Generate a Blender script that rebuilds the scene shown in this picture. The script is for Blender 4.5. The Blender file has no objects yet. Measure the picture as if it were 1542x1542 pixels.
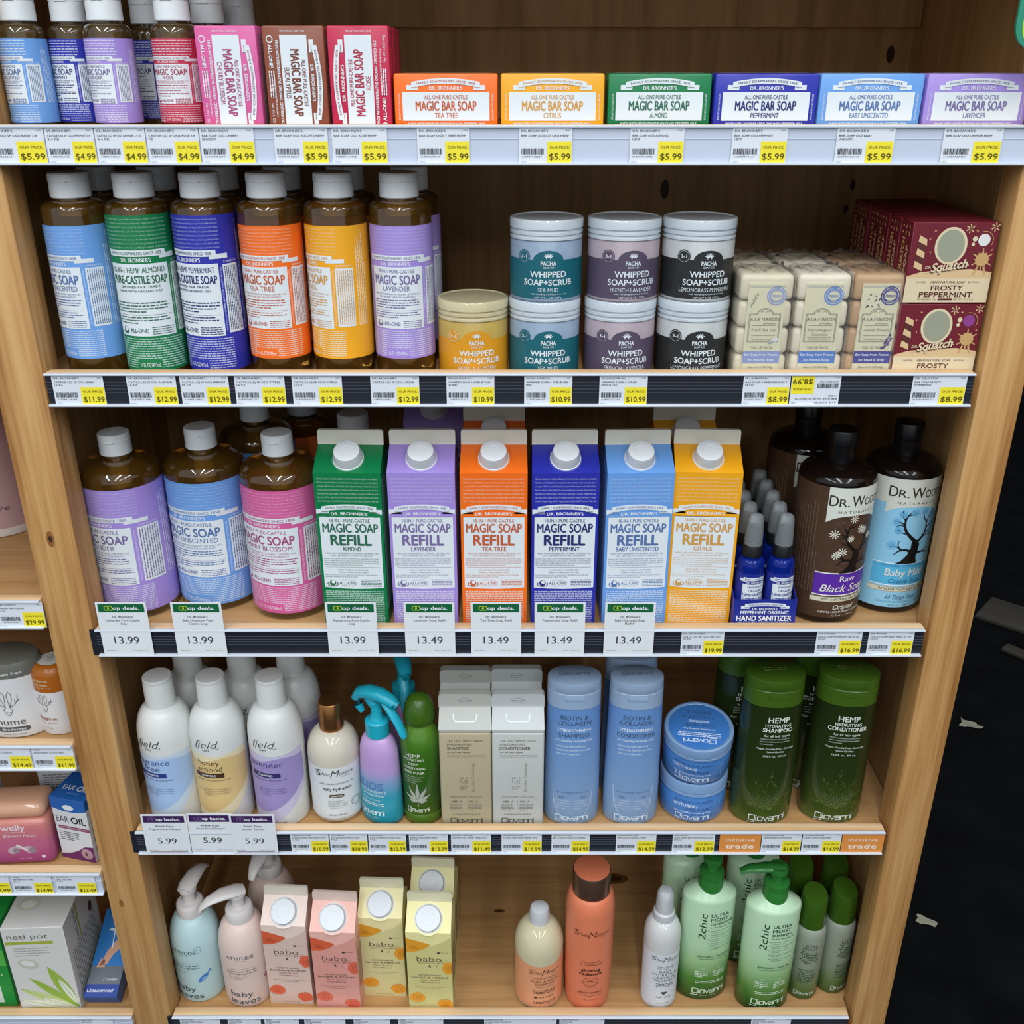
import bpy, bmesh, math, random
import numpy as np
from math import sin, cos, pi, radians
from mathutils import Vector, Matrix
from mathutils.geometry import tessellate_polygon

SC = bpy.context.scene
COL = SC.collection
# ---------------------------------------------------------------- camera, world, light, exposure
cam = bpy.data.objects.new('camera', bpy.data.cameras.new('camera'))
COL.objects.link(cam)
cam.data.sensor_width = 36.0
cam.data.lens = 36.0 * 1500 / 1542
cam.location = (0, -0.962, 1.55)
cam.rotation_euler = (radians(90 - 24.25), 0, 0)
cam.data.clip_start = 0.05
SC.camera = cam
SC.view_settings.view_transform = 'Standard'
SC.view_settings.look = 'None'
SC.view_settings.exposure = 0.0
SC.view_settings.gamma = 1.0
SC.view_settings.use_curve_mapping = False
wd = bpy.data.worlds.new('store_air')
SC.world = wd
wd.use_nodes = True
wd.node_tree.nodes['Background'].inputs['Color'].default_value = (0.86, 0.93, 1.0, 1)
wd.node_tree.nodes['Background'].inputs['Strength'].default_value = 0.68
for lx, ly, pw in ((-1.15, -2.6, 50), (0.05, -2.9, 50), (1.2, -2.6, 50)):
    ld = bpy.data.lights.new('ceiling_tube_light', 'AREA')
    ld.shape = 'RECTANGLE'
    ld.size, ld.size_y = 0.14, 4.4
    ld.energy = pw
    ld.color = (0.93, 0.97, 1.0)
    lo = bpy.data.objects.new('ceiling_tube_light', ld)
    COL.objects.link(lo)
    lo.location = (lx, ly, 3.0)
    lo['label'] = 'long white ceiling tube light above the shop aisle'
    lo['category'] = 'lamp'
    lo['group'] = 'ceiling tube lights'

# ---------------------------------------------------------------- pixel helpers (measured once from the photograph's perspective)
TH = radians(24.25); CT, ST, FP = cos(TH), sin(TH), 1500.0
LIP = {1: 1.4994, 2: 1.2683, 3: .9725, 4: .682, 5: .356}
DECK = {k: v - .013 for k, v in LIP.items()}
def wx(px, py, y):
    n = (py - 771) / FP
    return (px - 771) / FP * (y + .962) / (CT - n * ST)

# ---------------------------------------------------------------- materials
_M = {}
def lin(h):
    h = h.lstrip('#')
    o = []
    for i in (0, 2, 4):
        c = int(h[i:i + 2], 16) / 255
        o.append(c / 12.92 if c <= .04045 else ((c + .055) / 1.055) ** 2.4)
    return (*o, 1)
def M(hexc, rough=.5, kind='plain', **kw):
    key = (hexc, rough, kind, tuple(sorted(kw.items())))
    if key in _M:
        return _M[key]
    m = bpy.data.materials.new('%s_%s' % (kind, hexc.lstrip('#')))
    m.use_nodes = True
    nt = m.node_tree
    b = nt.nodes['Principled BSDF']
    c = lin(hexc)
    b.inputs['Base Color'].default_value = c
    b.inputs['Roughness'].default_value = rough
    b.inputs['IOR'].default_value = kw.get('ior', 1.45)
    b.inputs['Metallic'].default_value = kw.get('metal', 0)
    b.inputs['Transmission Weight'].default_value = kw.get('trans', 0)
    b.inputs['Alpha'].default_value = kw.get('alpha', 1)
    b.inputs['Coat Weight'].default_value = kw.get('coat', 0)
    b.inputs['Coat Roughness'].default_value = .04
    if kw.get('sss'):
        b.inputs['Subsurface Weight'].default_value = kw['sss']
        b.inputs['Subsurface Radius'].default_value = (.01, .01, .01)
    if kind in ('plastic', 'card', 'soap', 'metal'):
        n = nt.nodes.new('ShaderNodeTexNoise')
        n.inputs['Scale'].default_value = kw.get('ns', 60)
        tc = nt.nodes.new('ShaderNodeTexCoord')
        nt.links.new(tc.outputs['Object'], n.inputs['Vector'])
        mx = nt.nodes.new('ShaderNodeMix'); mx.data_type = 'RGBA'
        a = kw.get('var', .04)
        mx.inputs['A'].default_value = tuple(min(1, x * (1 - a)) for x in c[:3]) + (1,)
        mx.inputs['B'].default_value = tuple(min(1, x * (1 + a)) for x in c[:3]) + (1,)
        nt.links.new(n.outputs['Fac'], mx.inputs['Factor'])
        nt.links.new(mx.outputs['Result'], b.inputs['Base Color'])
    _M[key] = m
    return m
def mixhex(a, b, t):
    a, b = a.lstrip('#'), b.lstrip('#')
    return '#' + ''.join('%02x' % int(int(a[i:i + 2], 16) * (1 - t) + int(b[i:i + 2], 16) * t + .5) for i in (0, 2, 4))
def ink(h): return M(h, .45, 'ink')
def plastic(h, rough=.3, **kw): return M(h, rough, 'plastic', **kw)
def card(h, rough=.38, **kw): return M(h, rough, 'card', **kw)
def gradient(name, stops, z0, z1, rough=.3, wave=0, noise=0, trans=0):
    """colour print that runs from z0 to z1 (mm, object space) through hex stops"""
    if name in _M: return _M[name]
    m = bpy.data.materials.new(name); m.use_nodes = True
    nt = m.node_tree; b = nt.nodes['Principled BSDF']
    b.inputs['Roughness'].default_value = rough
    b.inputs['Transmission Weight'].default_value = trans
    tc = nt.nodes.new('ShaderNodeTexCoord'); sp = nt.nodes.new('ShaderNodeSeparateXYZ')
    nt.links.new(tc.outputs['Object'], sp.inputs[0])
    z = sp.outputs['Z']
    if noise:
        n = nt.nodes.new('ShaderNodeTexNoise'); n.inputs['Scale'].default_value = wave or 40
        n.inputs['Detail'].default_value = 6
        nt.links.new(tc.outputs['Object'], n.inputs['Vector'])
        ma = nt.nodes.new('ShaderNodeMath'); ma.operation = 'MULTIPLY_ADD'
        ma.inputs[1].default_value = noise / 1000
        nt.links.new(n.outputs['Fac'], ma.inputs[0]); nt.links.new(z, ma.inputs[2]); z = ma.outputs[0]
    mr = nt.nodes.new('ShaderNodeMapRange')
    mr.inputs['From Min'].default_value = z0 / 1000; mr.inputs['From Max'].default_value = z1 / 1000
    nt.links.new(z, mr.inputs['Value'])
    r = nt.nodes.new('ShaderNodeValToRGB'); nt.links.new(mr.outputs[0], r.inputs[0])
    e = r.color_ramp.elements
    for i, (p, h) in enumerate(stops):
        if i < 2: e[i].position = p
        else: e.new(p)
    for el, (p, h) in zip(sorted(e, key=lambda q: q.position), stops): el.color = lin(h)
    nt.links.new(r.outputs[0], b.inputs['Base Color'])
    _M[name] = m
    return m
def wood(name, dark, mid, light, axis='z', rough=.55, fine=1.0, lo=.34, hi=.68):
    if name in _M: return _M[name]
    m = bpy.data.materials.new(name); m.use_nodes = True
    nt = m.node_tree; b = nt.nodes['Principled BSDF']
    b.inputs['Roughness'].default_value = rough
    tc = nt.nodes.new('ShaderNodeTexCoord')
    def mapped(s, along):
        mp = nt.nodes.new('ShaderNodeMapping')
        v = [s, s, s]; v['xyz'.index(axis)] = along
        mp.inputs['Scale'].default_value = v
        nt.links.new(tc.outputs['Object'], mp.inputs['Vector'])
        return mp.outputs[0]
    n1 = nt.nodes.new('ShaderNodeTexNoise'); n1.inputs['Scale'].default_value = 1
    n1.inputs['Detail'].default_value = 5; n1.inputs['Distortion'].default_value = 1.2
    nt.links.new(mapped(22 * fine, 1.6), n1.inputs['Vector'])
    n2 = nt.nodes.new('ShaderNodeTexNoise'); n2.inputs['Scale'].default_value = 1
    n2.inputs['Detail'].default_value = 4
    nt.links.new(mapped(260 * fine, 9), n2.inputs['Vector'])
    n3 = nt.nodes.new('ShaderNodeTexNoise'); n3.inputs['Scale'].default_value = 1
    n3.inputs['Detail'].default_value = 3; n3.inputs['Distortion'].default_value = .6
    nt.links.new(mapped(75 * fine, 2.2), n3.inputs['Vector'])
    mx = nt.nodes.new('ShaderNodeMix'); mx.inputs['Factor'].default_value = .45
    nt.links.new(n1.outputs['Fac'], mx.inputs['A']); nt.links.new(n3.outputs['Fac'], mx.inputs['B'])
    mx2 = nt.nodes.new('ShaderNodeMix'); mx2.inputs['Factor'].default_value = .22
    nt.links.new(mx.outputs['Result'], mx2.inputs['A']); nt.links.new(n2.outputs['Fac'], mx2.inputs['B'])
    r = nt.nodes.new('ShaderNodeValToRGB'); nt.links.new(mx2.outputs['Result'], r.inputs[0])
    e = r.color_ramp.elements
    e[0].position, e[0].color = lo, lin(dark)
    e[1].position, e[1].color = hi, lin(light)
    q = e.new(.5); q.color = lin(mid)
    nt.links.new(r.outputs[0], b.inputs['Base Color'])
    bu = nt.nodes.new('ShaderNodeBump'); bu.inputs['Strength'].default_value = .12; bu.inputs['Distance'].default_value = .002
    nt.links.new(mx2.outputs['Result'], bu.inputs['Height']); nt.links.new(bu.outputs[0], b.inputs['Normal'])
    _M[name] = m
    return m
def clear_mat(name, tint, body, fr=.25, rough=.1):
    """thin clear plastic: part see-through, part milky, glossy at the rim"""
    m = film_mat(name, tint, fr, rough); nt = m.node_tree
    t = [n for n in nt.nodes if n.type == 'BSDF_TRANSPARENT'][0]
    mix = [n for n in nt.nodes if n.type == 'MIX_SHADER'][0]
    d = nt.nodes.new('ShaderNodeBsdfDiffuse'); d.inputs[0].default_value = lin(tint)
    m2 = nt.nodes.new('ShaderNodeMixShader'); m2.inputs[0].default_value = body
    nt.links.new(t.outputs[0], m2.inputs[1]); nt.links.new(d.outputs[0], m2.inputs[2]); nt.links.new(m2.outputs[0], mix.inputs[1])
    t.inputs[0].default_value = (1, 1, 1, 1)
    return m
def film_mat(name='clear_film', tint='#ffffff', gloss=.14, rough=.12):
    if name in _M: return _M[name]
    m = bpy.data.materials.new(name); m.use_nodes = True
    nt = m.node_tree
    for n in list(nt.nodes):
        if n.type == 'BSDF_PRINCIPLED': nt.nodes.remove(n)
    t = nt.nodes.new('ShaderNodeBsdfTransparent'); t.inputs[0].default_value = lin(tint)
    g = nt.nodes.new('ShaderNodeBsdfGlossy'); g.inputs['Roughness'].default_value = rough
    fr = nt.nodes.new('ShaderNodeLayerWeight'); fr.inputs['Blend'].default_value = gloss
    mx = nt.nodes.new('ShaderNodeMixShader')
    nt.links.new(fr.outputs['Fresnel'], mx.inputs[0]); nt.links.new(t.outputs[0], mx.inputs[1]); nt.links.new(g.outputs[0], mx.inputs[2])
    nt.links.new(mx.outputs[0], nt.nodes['Material Output'].inputs[0])
    _M[name] = m
    return m

# ---------------------------------------------------------------- text to triangles
_tc = bpy.data.curves.new('type_setting', 'FONT'); _to = bpy.data.objects.new('type_setting', _tc); COL.objects.link(_to)
_TX = {}
def glyphs(s, bold=0.0, res=3):
    k = (s, bold, res)
    if k in _TX: return _TX[k]
    _tc.body = s; _tc.offset = min(0, bold); _tc.resolution_u = res; _tc.size = 1
    dg = bpy.context.evaluated_depsgraph_get(); dg.update()
    me = _to.evaluated_get(dg).to_mesh()
    me.calc_loop_triangles()
    co = np.empty(len(me.vertices) * 3, 'f'); me.vertices.foreach_get('co', co); co = co.reshape(-1, 3)[:, :2]
    ti = np.empty(len(me.loop_triangles) * 3, 'i'); me.loop_triangles.foreach_get('vertices', ti)
    t = co[ti.reshape(-1, 3)] if len(ti) else np.zeros((0, 3, 2), 'f')
    _to.evaluated_get(dg).to_mesh_clear()
    _TX[k] = t
    return t
CAPH = float(glyphs('H')[..., 1].max())

class Art:
    """flat print design in mm: triangles per material and layer"""
    def __init__(s): s.d = []; s.T = [Matrix.Identity(3)]; s.xf = None
    def _put(s, m, t, L):
        if len(t) == 0: return
        if s.xf is not None: t = s.xf(t)
        s.d.append((m, np.asarray(t, 'f'), L))
    def poly(s, m, pts, L=1):
        tr = tessellate_polygon([[Vector((x, y, 0)) for x, y in pts]])
        p = np.array(pts, 'f')
        s._put(m, p[np.array(tr)], L)
    def rect(s, m, x0, y0, x1, y1, L=1):
        n = max(1, int(math.ceil((x1 - x0) / 2.1))); q = []
        X = [x0 + (x1 - x0) * k / n for k in range(n + 1)]
        for a, b in zip(X, X[1:]): q += [[(a, y0), (b, y0), (b, y1)], [(a, y0), (b, y1), (a, y1)]]
        s._put(m, q, L)
    def rrect(s, m, x0, y0, x1, y1, r, L=1):
        p = []
        for cx, cy, a in ((x1 - r, y0 + r, -90), (x1 - r, y1 - r, 0), (x0 + r, y1 - r, 90), (x0 + r, y0 + r, 180)):
            for k in range(5):
                t = radians(a + k * 22.5); p.append((cx + r * cos(t), cy + r * sin(t)))
        s.poly(m, p, L)
    def ell(s, m, cx, cy, rx, ry=None, L=1, n=28, rot=0):
        ry = ry or rx
        c, q = cos(rot), sin(rot)
        p = [(rx * cos(2 * pi * k / n), ry * sin(2 * pi * k / n)) for k in range(n)]
        p = [(cx + x * c - y * q, cy + x * q + y * c) for x, y in p]
        s._put(m, [[(cx, cy), p[k], p[(k + 1) % n]] for k in range(n)], L)
    def ring(s, m, cx, cy, r, w, L=1, ry=None, n=32, a0=0, a1=360):
        ry = ry or r
        s.line(m, [(cx + r * cos(radians(a0 + (a1 - a0) * k / n)), cy + ry * sin(radians(a0 + (a1 - a0) * k / n))) for k in range(n + 1)], w, L)
    def line(s, m, pts, w, L=1, w1=None):
        out = [[], []]
        n = len(pts) - 1
        for k in range(n):
            (x0, y0), (x1, y1) = pts[k], pts[k + 1]
            l = math.hypot(x1 - x0, y1 - y0) or 1e-6
            wa = w if w1 is None else w + (w1 - w) * k / n
            wb = w if w1 is None else w + (w1 - w) * (k + 1) / n
            nx, ny = -(y1 - y0) / l / 2, (x1 - x0) / l / 2
            ex, ey = (x1 - x0) / l * wa * .2, (y1 - y0) / l * wa * .2
            a, b = (x0 - ex + nx * wa, y0 - ey + ny * wa), (x0 - ex - nx * wa, y0 - ey - ny * wa)
            c, d = (x1 + ex - nx * wb, y1 + ey - ny * wb), (x1 + ex + nx * wb, y1 + ey + ny * wb)
            out[k % 2] += [[a, b, c], [a, c, d]]
        s._put(m, out[0], L); s._put(m, out[1], L + .15)
    def text(s, m, t, cx, cy, h, L=2, w=None, al='c', bold=0.0, sh=0, rot=0, res=3, bend=0, bw=30):
        """cap height h, centred on (cx, cy); w squeezes the line to that width; bend arches it"""
        if t == 'giovanni': return s.squared_logo(m, cx, cy, h, w, L)
        if bold > 0:   # heavier strokes: struck again slightly to the sides, each strike a hair higher
            q = bold * h / CAPH; f = 1.0
            c, n_ = cos(radians(rot)), sin(radians(rot))
            for k, (dx, dy) in enumerate([(-1, 0), (1, 0)] + ([(0, .7), (0, -.7)] if bold > .018 else [])):
                ex, ey = dx * q * .8, dy * q
                s.text(m, t, cx + ex * c - ey * n_, cy + ex * n_ + ey * c, h, L + .14 * k, w, al, 0, sh, rot, res, bend, bw)
            return
        g = glyphs(t, bold, res)
        if len(g) == 0: return
        g = g.copy().astype('f') * (h / CAPH)
        x0, x1 = g[..., 0].min(), g[..., 0].max()
        if w: g[..., 0] = (g[..., 0] - x0) * (w / (x1 - x0)); x0, x1 = 0, w
        g[..., 0] -= {'c': (x0 + x1) / 2, 'l': x0, 'r': x1}[al]
        g[..., 1] -= h / 2
        if sh: g[..., 0] += sh * g[..., 1]
        if bend: g[..., 1] += bend * (1 - (g[..., 0] / bw) ** 2)
        if rot:
            a = radians(rot); x, y = g[..., 0].copy(), g[..., 1].copy()
            g[..., 0] = x * cos(a) - y * sin(a); g[..., 1] = x * sin(a) + y * cos(a)
        g[..., 0] += cx; g[..., 1] += cy
        s._put(m, g, L)
    def squared_logo(s, m, cx, cy, h, w, L):
        """wide squared lettering with a long tail under its first letter"""
        N = [(0, 0), (0, .72), (.8, .72), (.8, 0)]
        g = [('g', 1.25), ('i', .3), ('o', .95), ('v', .95), ('a', .95), ('n', .95), ('n', .95), ('i', .1)]
        P = {'g': [[(1, 1), (0, 1), (0, 0), (1, 0)], [(1, 1), (1, -.42), (-.25, -.42)]], 'i': [[(0, 0), (0, .72)], [(0, .92), (0, 1.04)]], 'o': [[(0, 0), (0, .72), (.8, .72), (.8, 0), (0, 0)]],
             'v': [[(0, .72), (.4, 0), (.8, .72)]], 'a': [[(0, .72), (.8, .72), (.8, 0), (0, 0), (0, .4), (.8, .4)]], 'n': [N]}
        tot = sum(q for _, q in g); x = 0
        for ch, q in g:
            for k, p in enumerate(P[ch]):
                s.line(m, [(cx - w / 2 + (x + px) / tot * w, cy - h / 2 + py * h) for px, py in p], h * .15, L + .3 * k)
            x += q
    PH = ['Absolute cleanliness is Godliness! Balanced food for body mind soul spirit is our medicine!',
          'Full truth our God, half truth our enemy, hard work our salvation, unity our goal, free Speech',
          'our weapon, All-One our soul, self-discipline the key to freedom, unity, love unites All-One above!',
          'For we are All-One or None! All-One! So, when your fellow man you measure, take him at his best,',
          'with that lever, lift him higher, overlook the rest! Enjoy 1 soap for 18 different uses!',
          'Ingredients: Water, Organic Coconut Oil, Potassium Hydroxide, Organic Palm Kernel Oil, Organic',
          'Olive Oil, Organic Hemp Seed Oil, Organic Jojoba Oil, Citric Acid, Tocopherol. Made with']
    def micro(s, m, x0, y0, x1, y1, pitch, L=2, seed=0, text=False, hh=.5, ragged=0, bold=0.0):
        rnd = random.Random(seed)
        n = max(1, int(round((y1 - y0) / pitch)))
        for k in range(n):
            y = y1 - (k + .5) * pitch
            xe = x1 - (rnd.random() * ragged * (x1 - x0) if ragged else 0)
            if k == n - 1 and ragged: xe = x0 + (x1 - x0) * rnd.uniform(.35, .8)
            if text:
                s.text(m, s.PH[(k + seed) % 7], x0, y, pitch * hh, L, w=xe - x0, al='l', res=1, bold=bold)
            else:
                x = x0; h = pitch * hh * .5; q = []
                while x < xe - .6:
                    wl = min(xe - x, rnd.uniform(1.6, 5.2) * pitch * .42)
                    q += [[(x, y - h), (x + wl, y - h), (x + wl, y + h)], [(x, y - h), (x + wl, y + h), (x, y + h)]]
                    x += wl + pitch * .28
                s._put(m, q, L)
    def barcode(s, m, x0, y0, x1, y1, L=2, seed=0):
        rnd = random.Random(seed); x = x0; q = []
        while x < x1:
            w = rnd.choice((.35, .35, .6, .9))
            q += [[(x, y0), (x + w, y0), (x + w, y1)], [(x, y0), (x + w, y1), (x, y1)]]
            x += w + rnd.choice((.3, .35, .6))
        s._put(m, q, L)
    def ribbon(s, m, mt, cx, cy, w, h, bend, t, L=2, th=None, tails=True):
        """arched banner ribbon with two tails"""
        n = 14; top, bot = [], []
        for k in range(n + 1):
            x = -w / 2 + w * k / n
            y = bend * (1 - (2 * x / w) ** 2)
            top.append((cx + x, cy + y + h / 2)); bot.append((cx + x, cy + y - h / 2))
        for k in range(n):
            s._put(m, [[bot[k], bot[k + 1], top[k + 1]], [bot[k], top[k + 1], top[k]]], L)
        if tails:
            for d in (-1, 1):
                xa, xb = cx + d * (w / 2 - h * 1.3), cx + d * (w / 2 + h * 1.0)
                s.rect(m, min(xa, xb), cy - h * .95, max(xa, xb), cy - h * .05, L - 1)
                s.line(mt, [(cx + d * w / 2, cy - h / 2), (cx + d * (w / 2 - h * 1.2), cy - h * .5)], h * .09, L + 1)
        if t:
            s.text(mt, t, cx, cy, th or h * .48, L + 1, w=w * .86, bend=bend, bw=w / 2, bold=.01)

def split_tris(t, lim, ax=0):
    done = []
    for _ in range(9):
        e = np.abs(t - np.roll(t, -1, axis=1))[..., ax]
        k = e.argmax(1); big = e.max(1) > lim
        done.append(t[~big]); t = t[big]; k = k[big]
        if len(t) == 0: break
        i = np.arange(len(t)); a, b, c = t[i, k], t[i, (k + 1) % 3], t[i, (k + 2) % 3]
        mid = (a + b) / 2
        t = np.concatenate([np.stack([a, mid, c], 1), np.stack([mid, b, c], 1)])
    if len(t): done.append(t)
    return np.concatenate(done)

EPS = .17
class MB:
    """collects shapes (mm) for ONE mesh object"""
    def __init__(s): s.v = []; s.f = []; s.m = []; s.s = []; s.n = 0; s.art = []
    def add(s, vs, fs, m, smooth=True):
        s.v.extend(vs); s.f.extend([tuple(i + s.n for i in f) for f in fs])
        s.m.extend([m] * len(fs)); s.s.extend([smooth] * len(fs)); s.n += len(vs)
    def lathe(s, prof, m, n=40, sx=1, sy=1, ox=0, oy=0, pw=2.0, smooth=True, tilt=None, caps=True):
        vs, fs, ms = [], [], []
        ring = []
        for k in range(n):
            a = 2 * pi * k / n; c, q = cos(a), sin(a)
            if pw != 2.0:
                c = math.copysign(abs(c) ** (2 / pw), c); q = math.copysign(abs(q) ** (2 / pw), q)
            ring.append((c * sx, q * sy))
        for r, z in [(p[0], p[1]) for p in prof]:
            for c, q in ring:
                x, y = c * r, q * r
                zz = z + (tilt(x, y, z) if tilt else 0)
                vs.append((ox + x, oy + y, zz))
        for i in range(len(prof) - 1):
            mm = prof[i][2] if len(prof[i]) > 2 else m
            for k in range(n):
                a, b = i * n + k, i * n + (k + 1) % n
                fs.append((a, b, b + n, a + n)); ms.append(mm)
        if caps:
            fs.append(tuple(reversed(range(n)))); ms.append(prof[0][2] if len(prof[0]) > 2 else m)
            q = (len(prof) - 1) * n
            fs.append(tuple(range(q, q + n))); ms.append(prof[-2][2] if len(prof[-2]) > 2 else m)
        s.v.extend(vs); s.f.extend([tuple(i + s.n for i in f) for f in fs]); s.m.extend(ms); s.s.extend([smooth] * len(fs)); s.n += len(vs)
    def box(s, x0, y0, z0, x1, y1, z1, m, bev=0, seg=2, smooth=None):
        bm = bmesh.new()
        bmesh.ops.create_cube(bm, size=1)
        for v in bm.verts:
            v.co = Vector(((x0 + x1) / 2 + v.co.x * (x1 - x0), (y0 + y1) / 2 + v.co.y * (y1 - y0), (z0 + z1) / 2 + v.co.z * (z1 - z0)))
        if bev: bmesh.ops.bevel(bm, geom=bm.edges[:], offset=bev, segments=seg, profile=.5, affect='EDGES')
        s.bm(bm, m, bool(bev) if smooth is None else smooth)
    def bm(s, bm, m, smooth=True):
        bm.verts.index_update()
        s.add([tuple(v.co) for v in bm.verts], [tuple(v.index for v in f.verts) for f in bm.faces], m, smooth)
        bm.free()
    def prism(s, pts, y0, y1, m, smooth=False):
        """outline in x,z pushed from y0 (front) to y1"""
        n = len(pts)
        vs = [(x, y0, z) for x, z in pts] + [(x, y1, z) for x, z in pts]
        area = sum(pts[k][0] * pts[(k + 1) % n][1] - pts[(k + 1) % n][0] * pts[k][1] for k in range(n))
        fs = [tuple(range(n)), tuple(reversed(range(n, 2 * n)))] + [(k, k + n, (k + 1) % n + n, (k + 1) % n) for k in range(n)]
        if area < 0: fs = [tuple(reversed(f)) for f in fs]
        s.add(vs, fs, m, smooth)
    def hull(s, bot, top, m, smooth=False):
        """two rings of equal count joined"""
        n = len(bot)
        fs = [tuple(reversed(range(n))), tuple(range(n, 2 * n))] + [(k, (k + 1) % n, (k + 1) % n + n, k + n) for k in range(n)]
        s.add(list(bot) + list(top), fs, m, smooth)
    def tube(s, path, rad, m, n=12, flat=1.0):
        P = [Vector(p) for p in path]
        R = rad if isinstance(rad, (list, tuple)) else [rad] * len(P)
        vs, fs = [], []
        up = Vector((0, 0, 1))
        for i, p in enumerate(P):
            t = (P[min(i + 1, len(P) - 1)] - P[max(i - 1, 0)]).normalized()
            a = t.cross(up)
            a = Vector((1, 0, 0)) if a.length < 1e-3 else a.normalized()
            b = t.cross(a).normalized()
            for k in range(n):
                q = 2 * pi * k / n
                vs.append(tuple(p + a * cos(q) * R[i] + b * sin(q) * R[i] * flat))
        for i in range(len(P) - 1):
            for k in range(n):
                a, b = i * n + k, i * n + (k + 1) % n
                fs.append((a, a + n, b + n, b))
        fs.append(tuple(range(n))); q = (len(P) - 1) * n
        fs.append(tuple(reversed(range(q, q + n))))
        s.add(vs, fs, m, True)
    def warp(s, fn, start=0):
        s.v[start:] = [fn(*p) for p in s.v[start:]]
    def decal(s, art, fmap, lim=2.2, limv=None, base=.2):
        for m, t, L in art.d:
            if lim: t = split_tris(t, lim, 0)
            if limv: t = split_tris(t, limv, 1)
            d1 = t[:, 1] - t[:, 0]; d2 = t[:, 2] - t[:, 0]
            neg = d1[:, 0] * d2[:, 1] - d1[:, 1] * d2[:, 0] < 0
            t = t.copy(); t[neg] = t[neg][:, ::-1]
            u, v = t[..., 0].ravel(), t[..., 1].ravel()
            s.art.append((m, fmap(u, v, base + EPS * L)))
    def build(s, name, parent=None, sharp=38, scale=.001):
        me = bpy.data.meshes.new(name)
        ms = []; mi = {}
        for m in list(s.m) + [a[0] for a in s.art]:
            if m.name not in mi: mi[m.name] = len(ms); ms.append(m)
        V = np.array(s.v, 'f').reshape(-1, 3)
        nb = len(s.f)
        extra = [a[1].reshape(-1, 3) for a in s.art]
        allv = np.concatenate([V] + extra) * scale if extra else V * scale
        fl = [len(f) for f in s.f]
        li = [i for f in s.f for i in f]
        ntri = sum(len(e) // 3 for e in extra)
        loops = np.concatenate([np.array(li, 'i'), np.arange(len(V), len(V) + ntri * 3, dtype='i')])
        tot = np.concatenate([np.array(fl, 'i'), np.full(ntri, 3, 'i')])
        st = np.concatenate([[0], np.cumsum(tot)[:-1]]).astype('i') if len(tot) else tot
        me.vertices.add(len(allv)); me.vertices.foreach_set('co', allv.astype('f').ravel())
        me.loops.add(len(loops)); me.loops.foreach_set('vertex_index', loops)
        me.polygons.add(len(tot)); me.polygons.foreach_set('loop_start', st)
        mid = np.array([mi[m.name] for m in s.m] + [0] * 0, 'i')
        for (m, _), e in zip(s.art, extra): mid = np.concatenate([mid, np.full(len(e) // 3, mi[m.name], 'i')])
        me.polygons.foreach_set('material_index', mid.astype('i'))
        sm = np.array(list(s.s) + [False] * ntri, dtype=bool); me.polygons.foreach_set('use_smooth', sm)
        for m in ms: me.materials.append(m)
        me.update(calc_edges=True); me.validate()
        if sharp and nb: me.set_sharp_from_angle(angle=radians(sharp))
        o = bpy.data.objects.new(name, me)
        COL.objects.link(o)
        if parent is not None: o.parent = parent
        return o

def flat(y, ox=0, oz=0):
    return lambda u, v, L: np.stack([u + ox, np.full_like(u, y) - L, v + oz], -1)
def plane(o, ud, vd):
    o, ud, vd = (np.array(a, 'f') for a in (o, ud, vd))
    ud = ud / np.linalg.norm(ud); vd = vd / np.linalg.norm(vd)
    nn = np.cross(ud, vd)
    return lambda u, v, L: o + u[:, None] * ud + v[:, None] * vd + np.asarray(L) * nn
def wrap(prof, sx=1, sy=1, off=0, ox=0, oy=0, pw=2.0):
    """print wrapped round a lathe: u is arc length from the front, v the height"""
    zs = np.array([p[1] for p in prof], 'f'); rs = np.array([p[0] for p in prof], 'f')
    R0 = rs.max()
    T = np.linspace(-pi, pi, 721)
    def ring(t):
        c, q = np.sin(t), -np.cos(t)
        if pw != 2.0:
            c = np.sign(c) * np.abs(c) ** (2 / pw); q = np.sign(q) * np.abs(q) ** (2 / pw)
        return c * sx, q * sy
    cx, cy = ring(T)
    S = np.concatenate([[0], np.cumsum(np.hypot(np.diff(cx), np.diff(cy)))]); S = (S - S[360]) * R0
    def f(u, v, L):
        t = np.interp(u + off, S, T)
        r = np.interp(v, zs, rs)
        c, q = ring(t); c2, q2 = ring(t + .004); c1, q1 = ring(t - .004)
        nx, ny = (q2 - q1), -(c2 - c1); l = np.hypot(nx, ny) + 1e-9
        return np.stack([ox + c * r + nx / l * L, oy + q * r + ny / l * L, v], -1)
    return f

# ---------------------------------------------------------------- things
def thing(name, label, cat, loc=(0, 0, 0), rotz=0, group=None):
    o = bpy.data.objects.new(name, None); COL.objects.link(o)
    o.empty_display_size = .02
    o.location = loc; o.rotation_euler = (0, 0, rotz)
    return tag(o, label, cat, group)
def tag(o, label, cat=None, group=None, kind=None):
    if label: o['label'] = label
    if cat: o['category'] = cat
    if group: o['group'] = group
    if kind: o['kind'] = kind
    return o
def dup(root, loc, label, rotz=0, group=None):
    r = root.copy(); COL.objects.link(r); r.location = loc; r.rotation_euler = (root.rotation_euler[0], root.rotation_euler[1], rotz)
    r['label'] = label
    if group: r['group'] = group
    for ch in list(root.children):
        c = ch.copy(); COL.objects.link(c); c.parent = r
        for g in ch.children:
            d = g.copy(); COL.objects.link(d); d.parent = c
    return r
WHITE = ink('#e6ebee')
def rot_art(a, ang, fn):
    """draw fn(a) turned by ang degrees"""
    c, q = cos(radians(ang)), sin(radians(ang))
    def xf(t):
        t = np.asarray(t, 'f'); return np.stack([t[..., 0] * c - t[..., 1] * q, t[..., 0] * q + t[..., 1] * c], -1)
    old = a.xf; a.xf = xf; fn(a); a.xf = old
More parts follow.
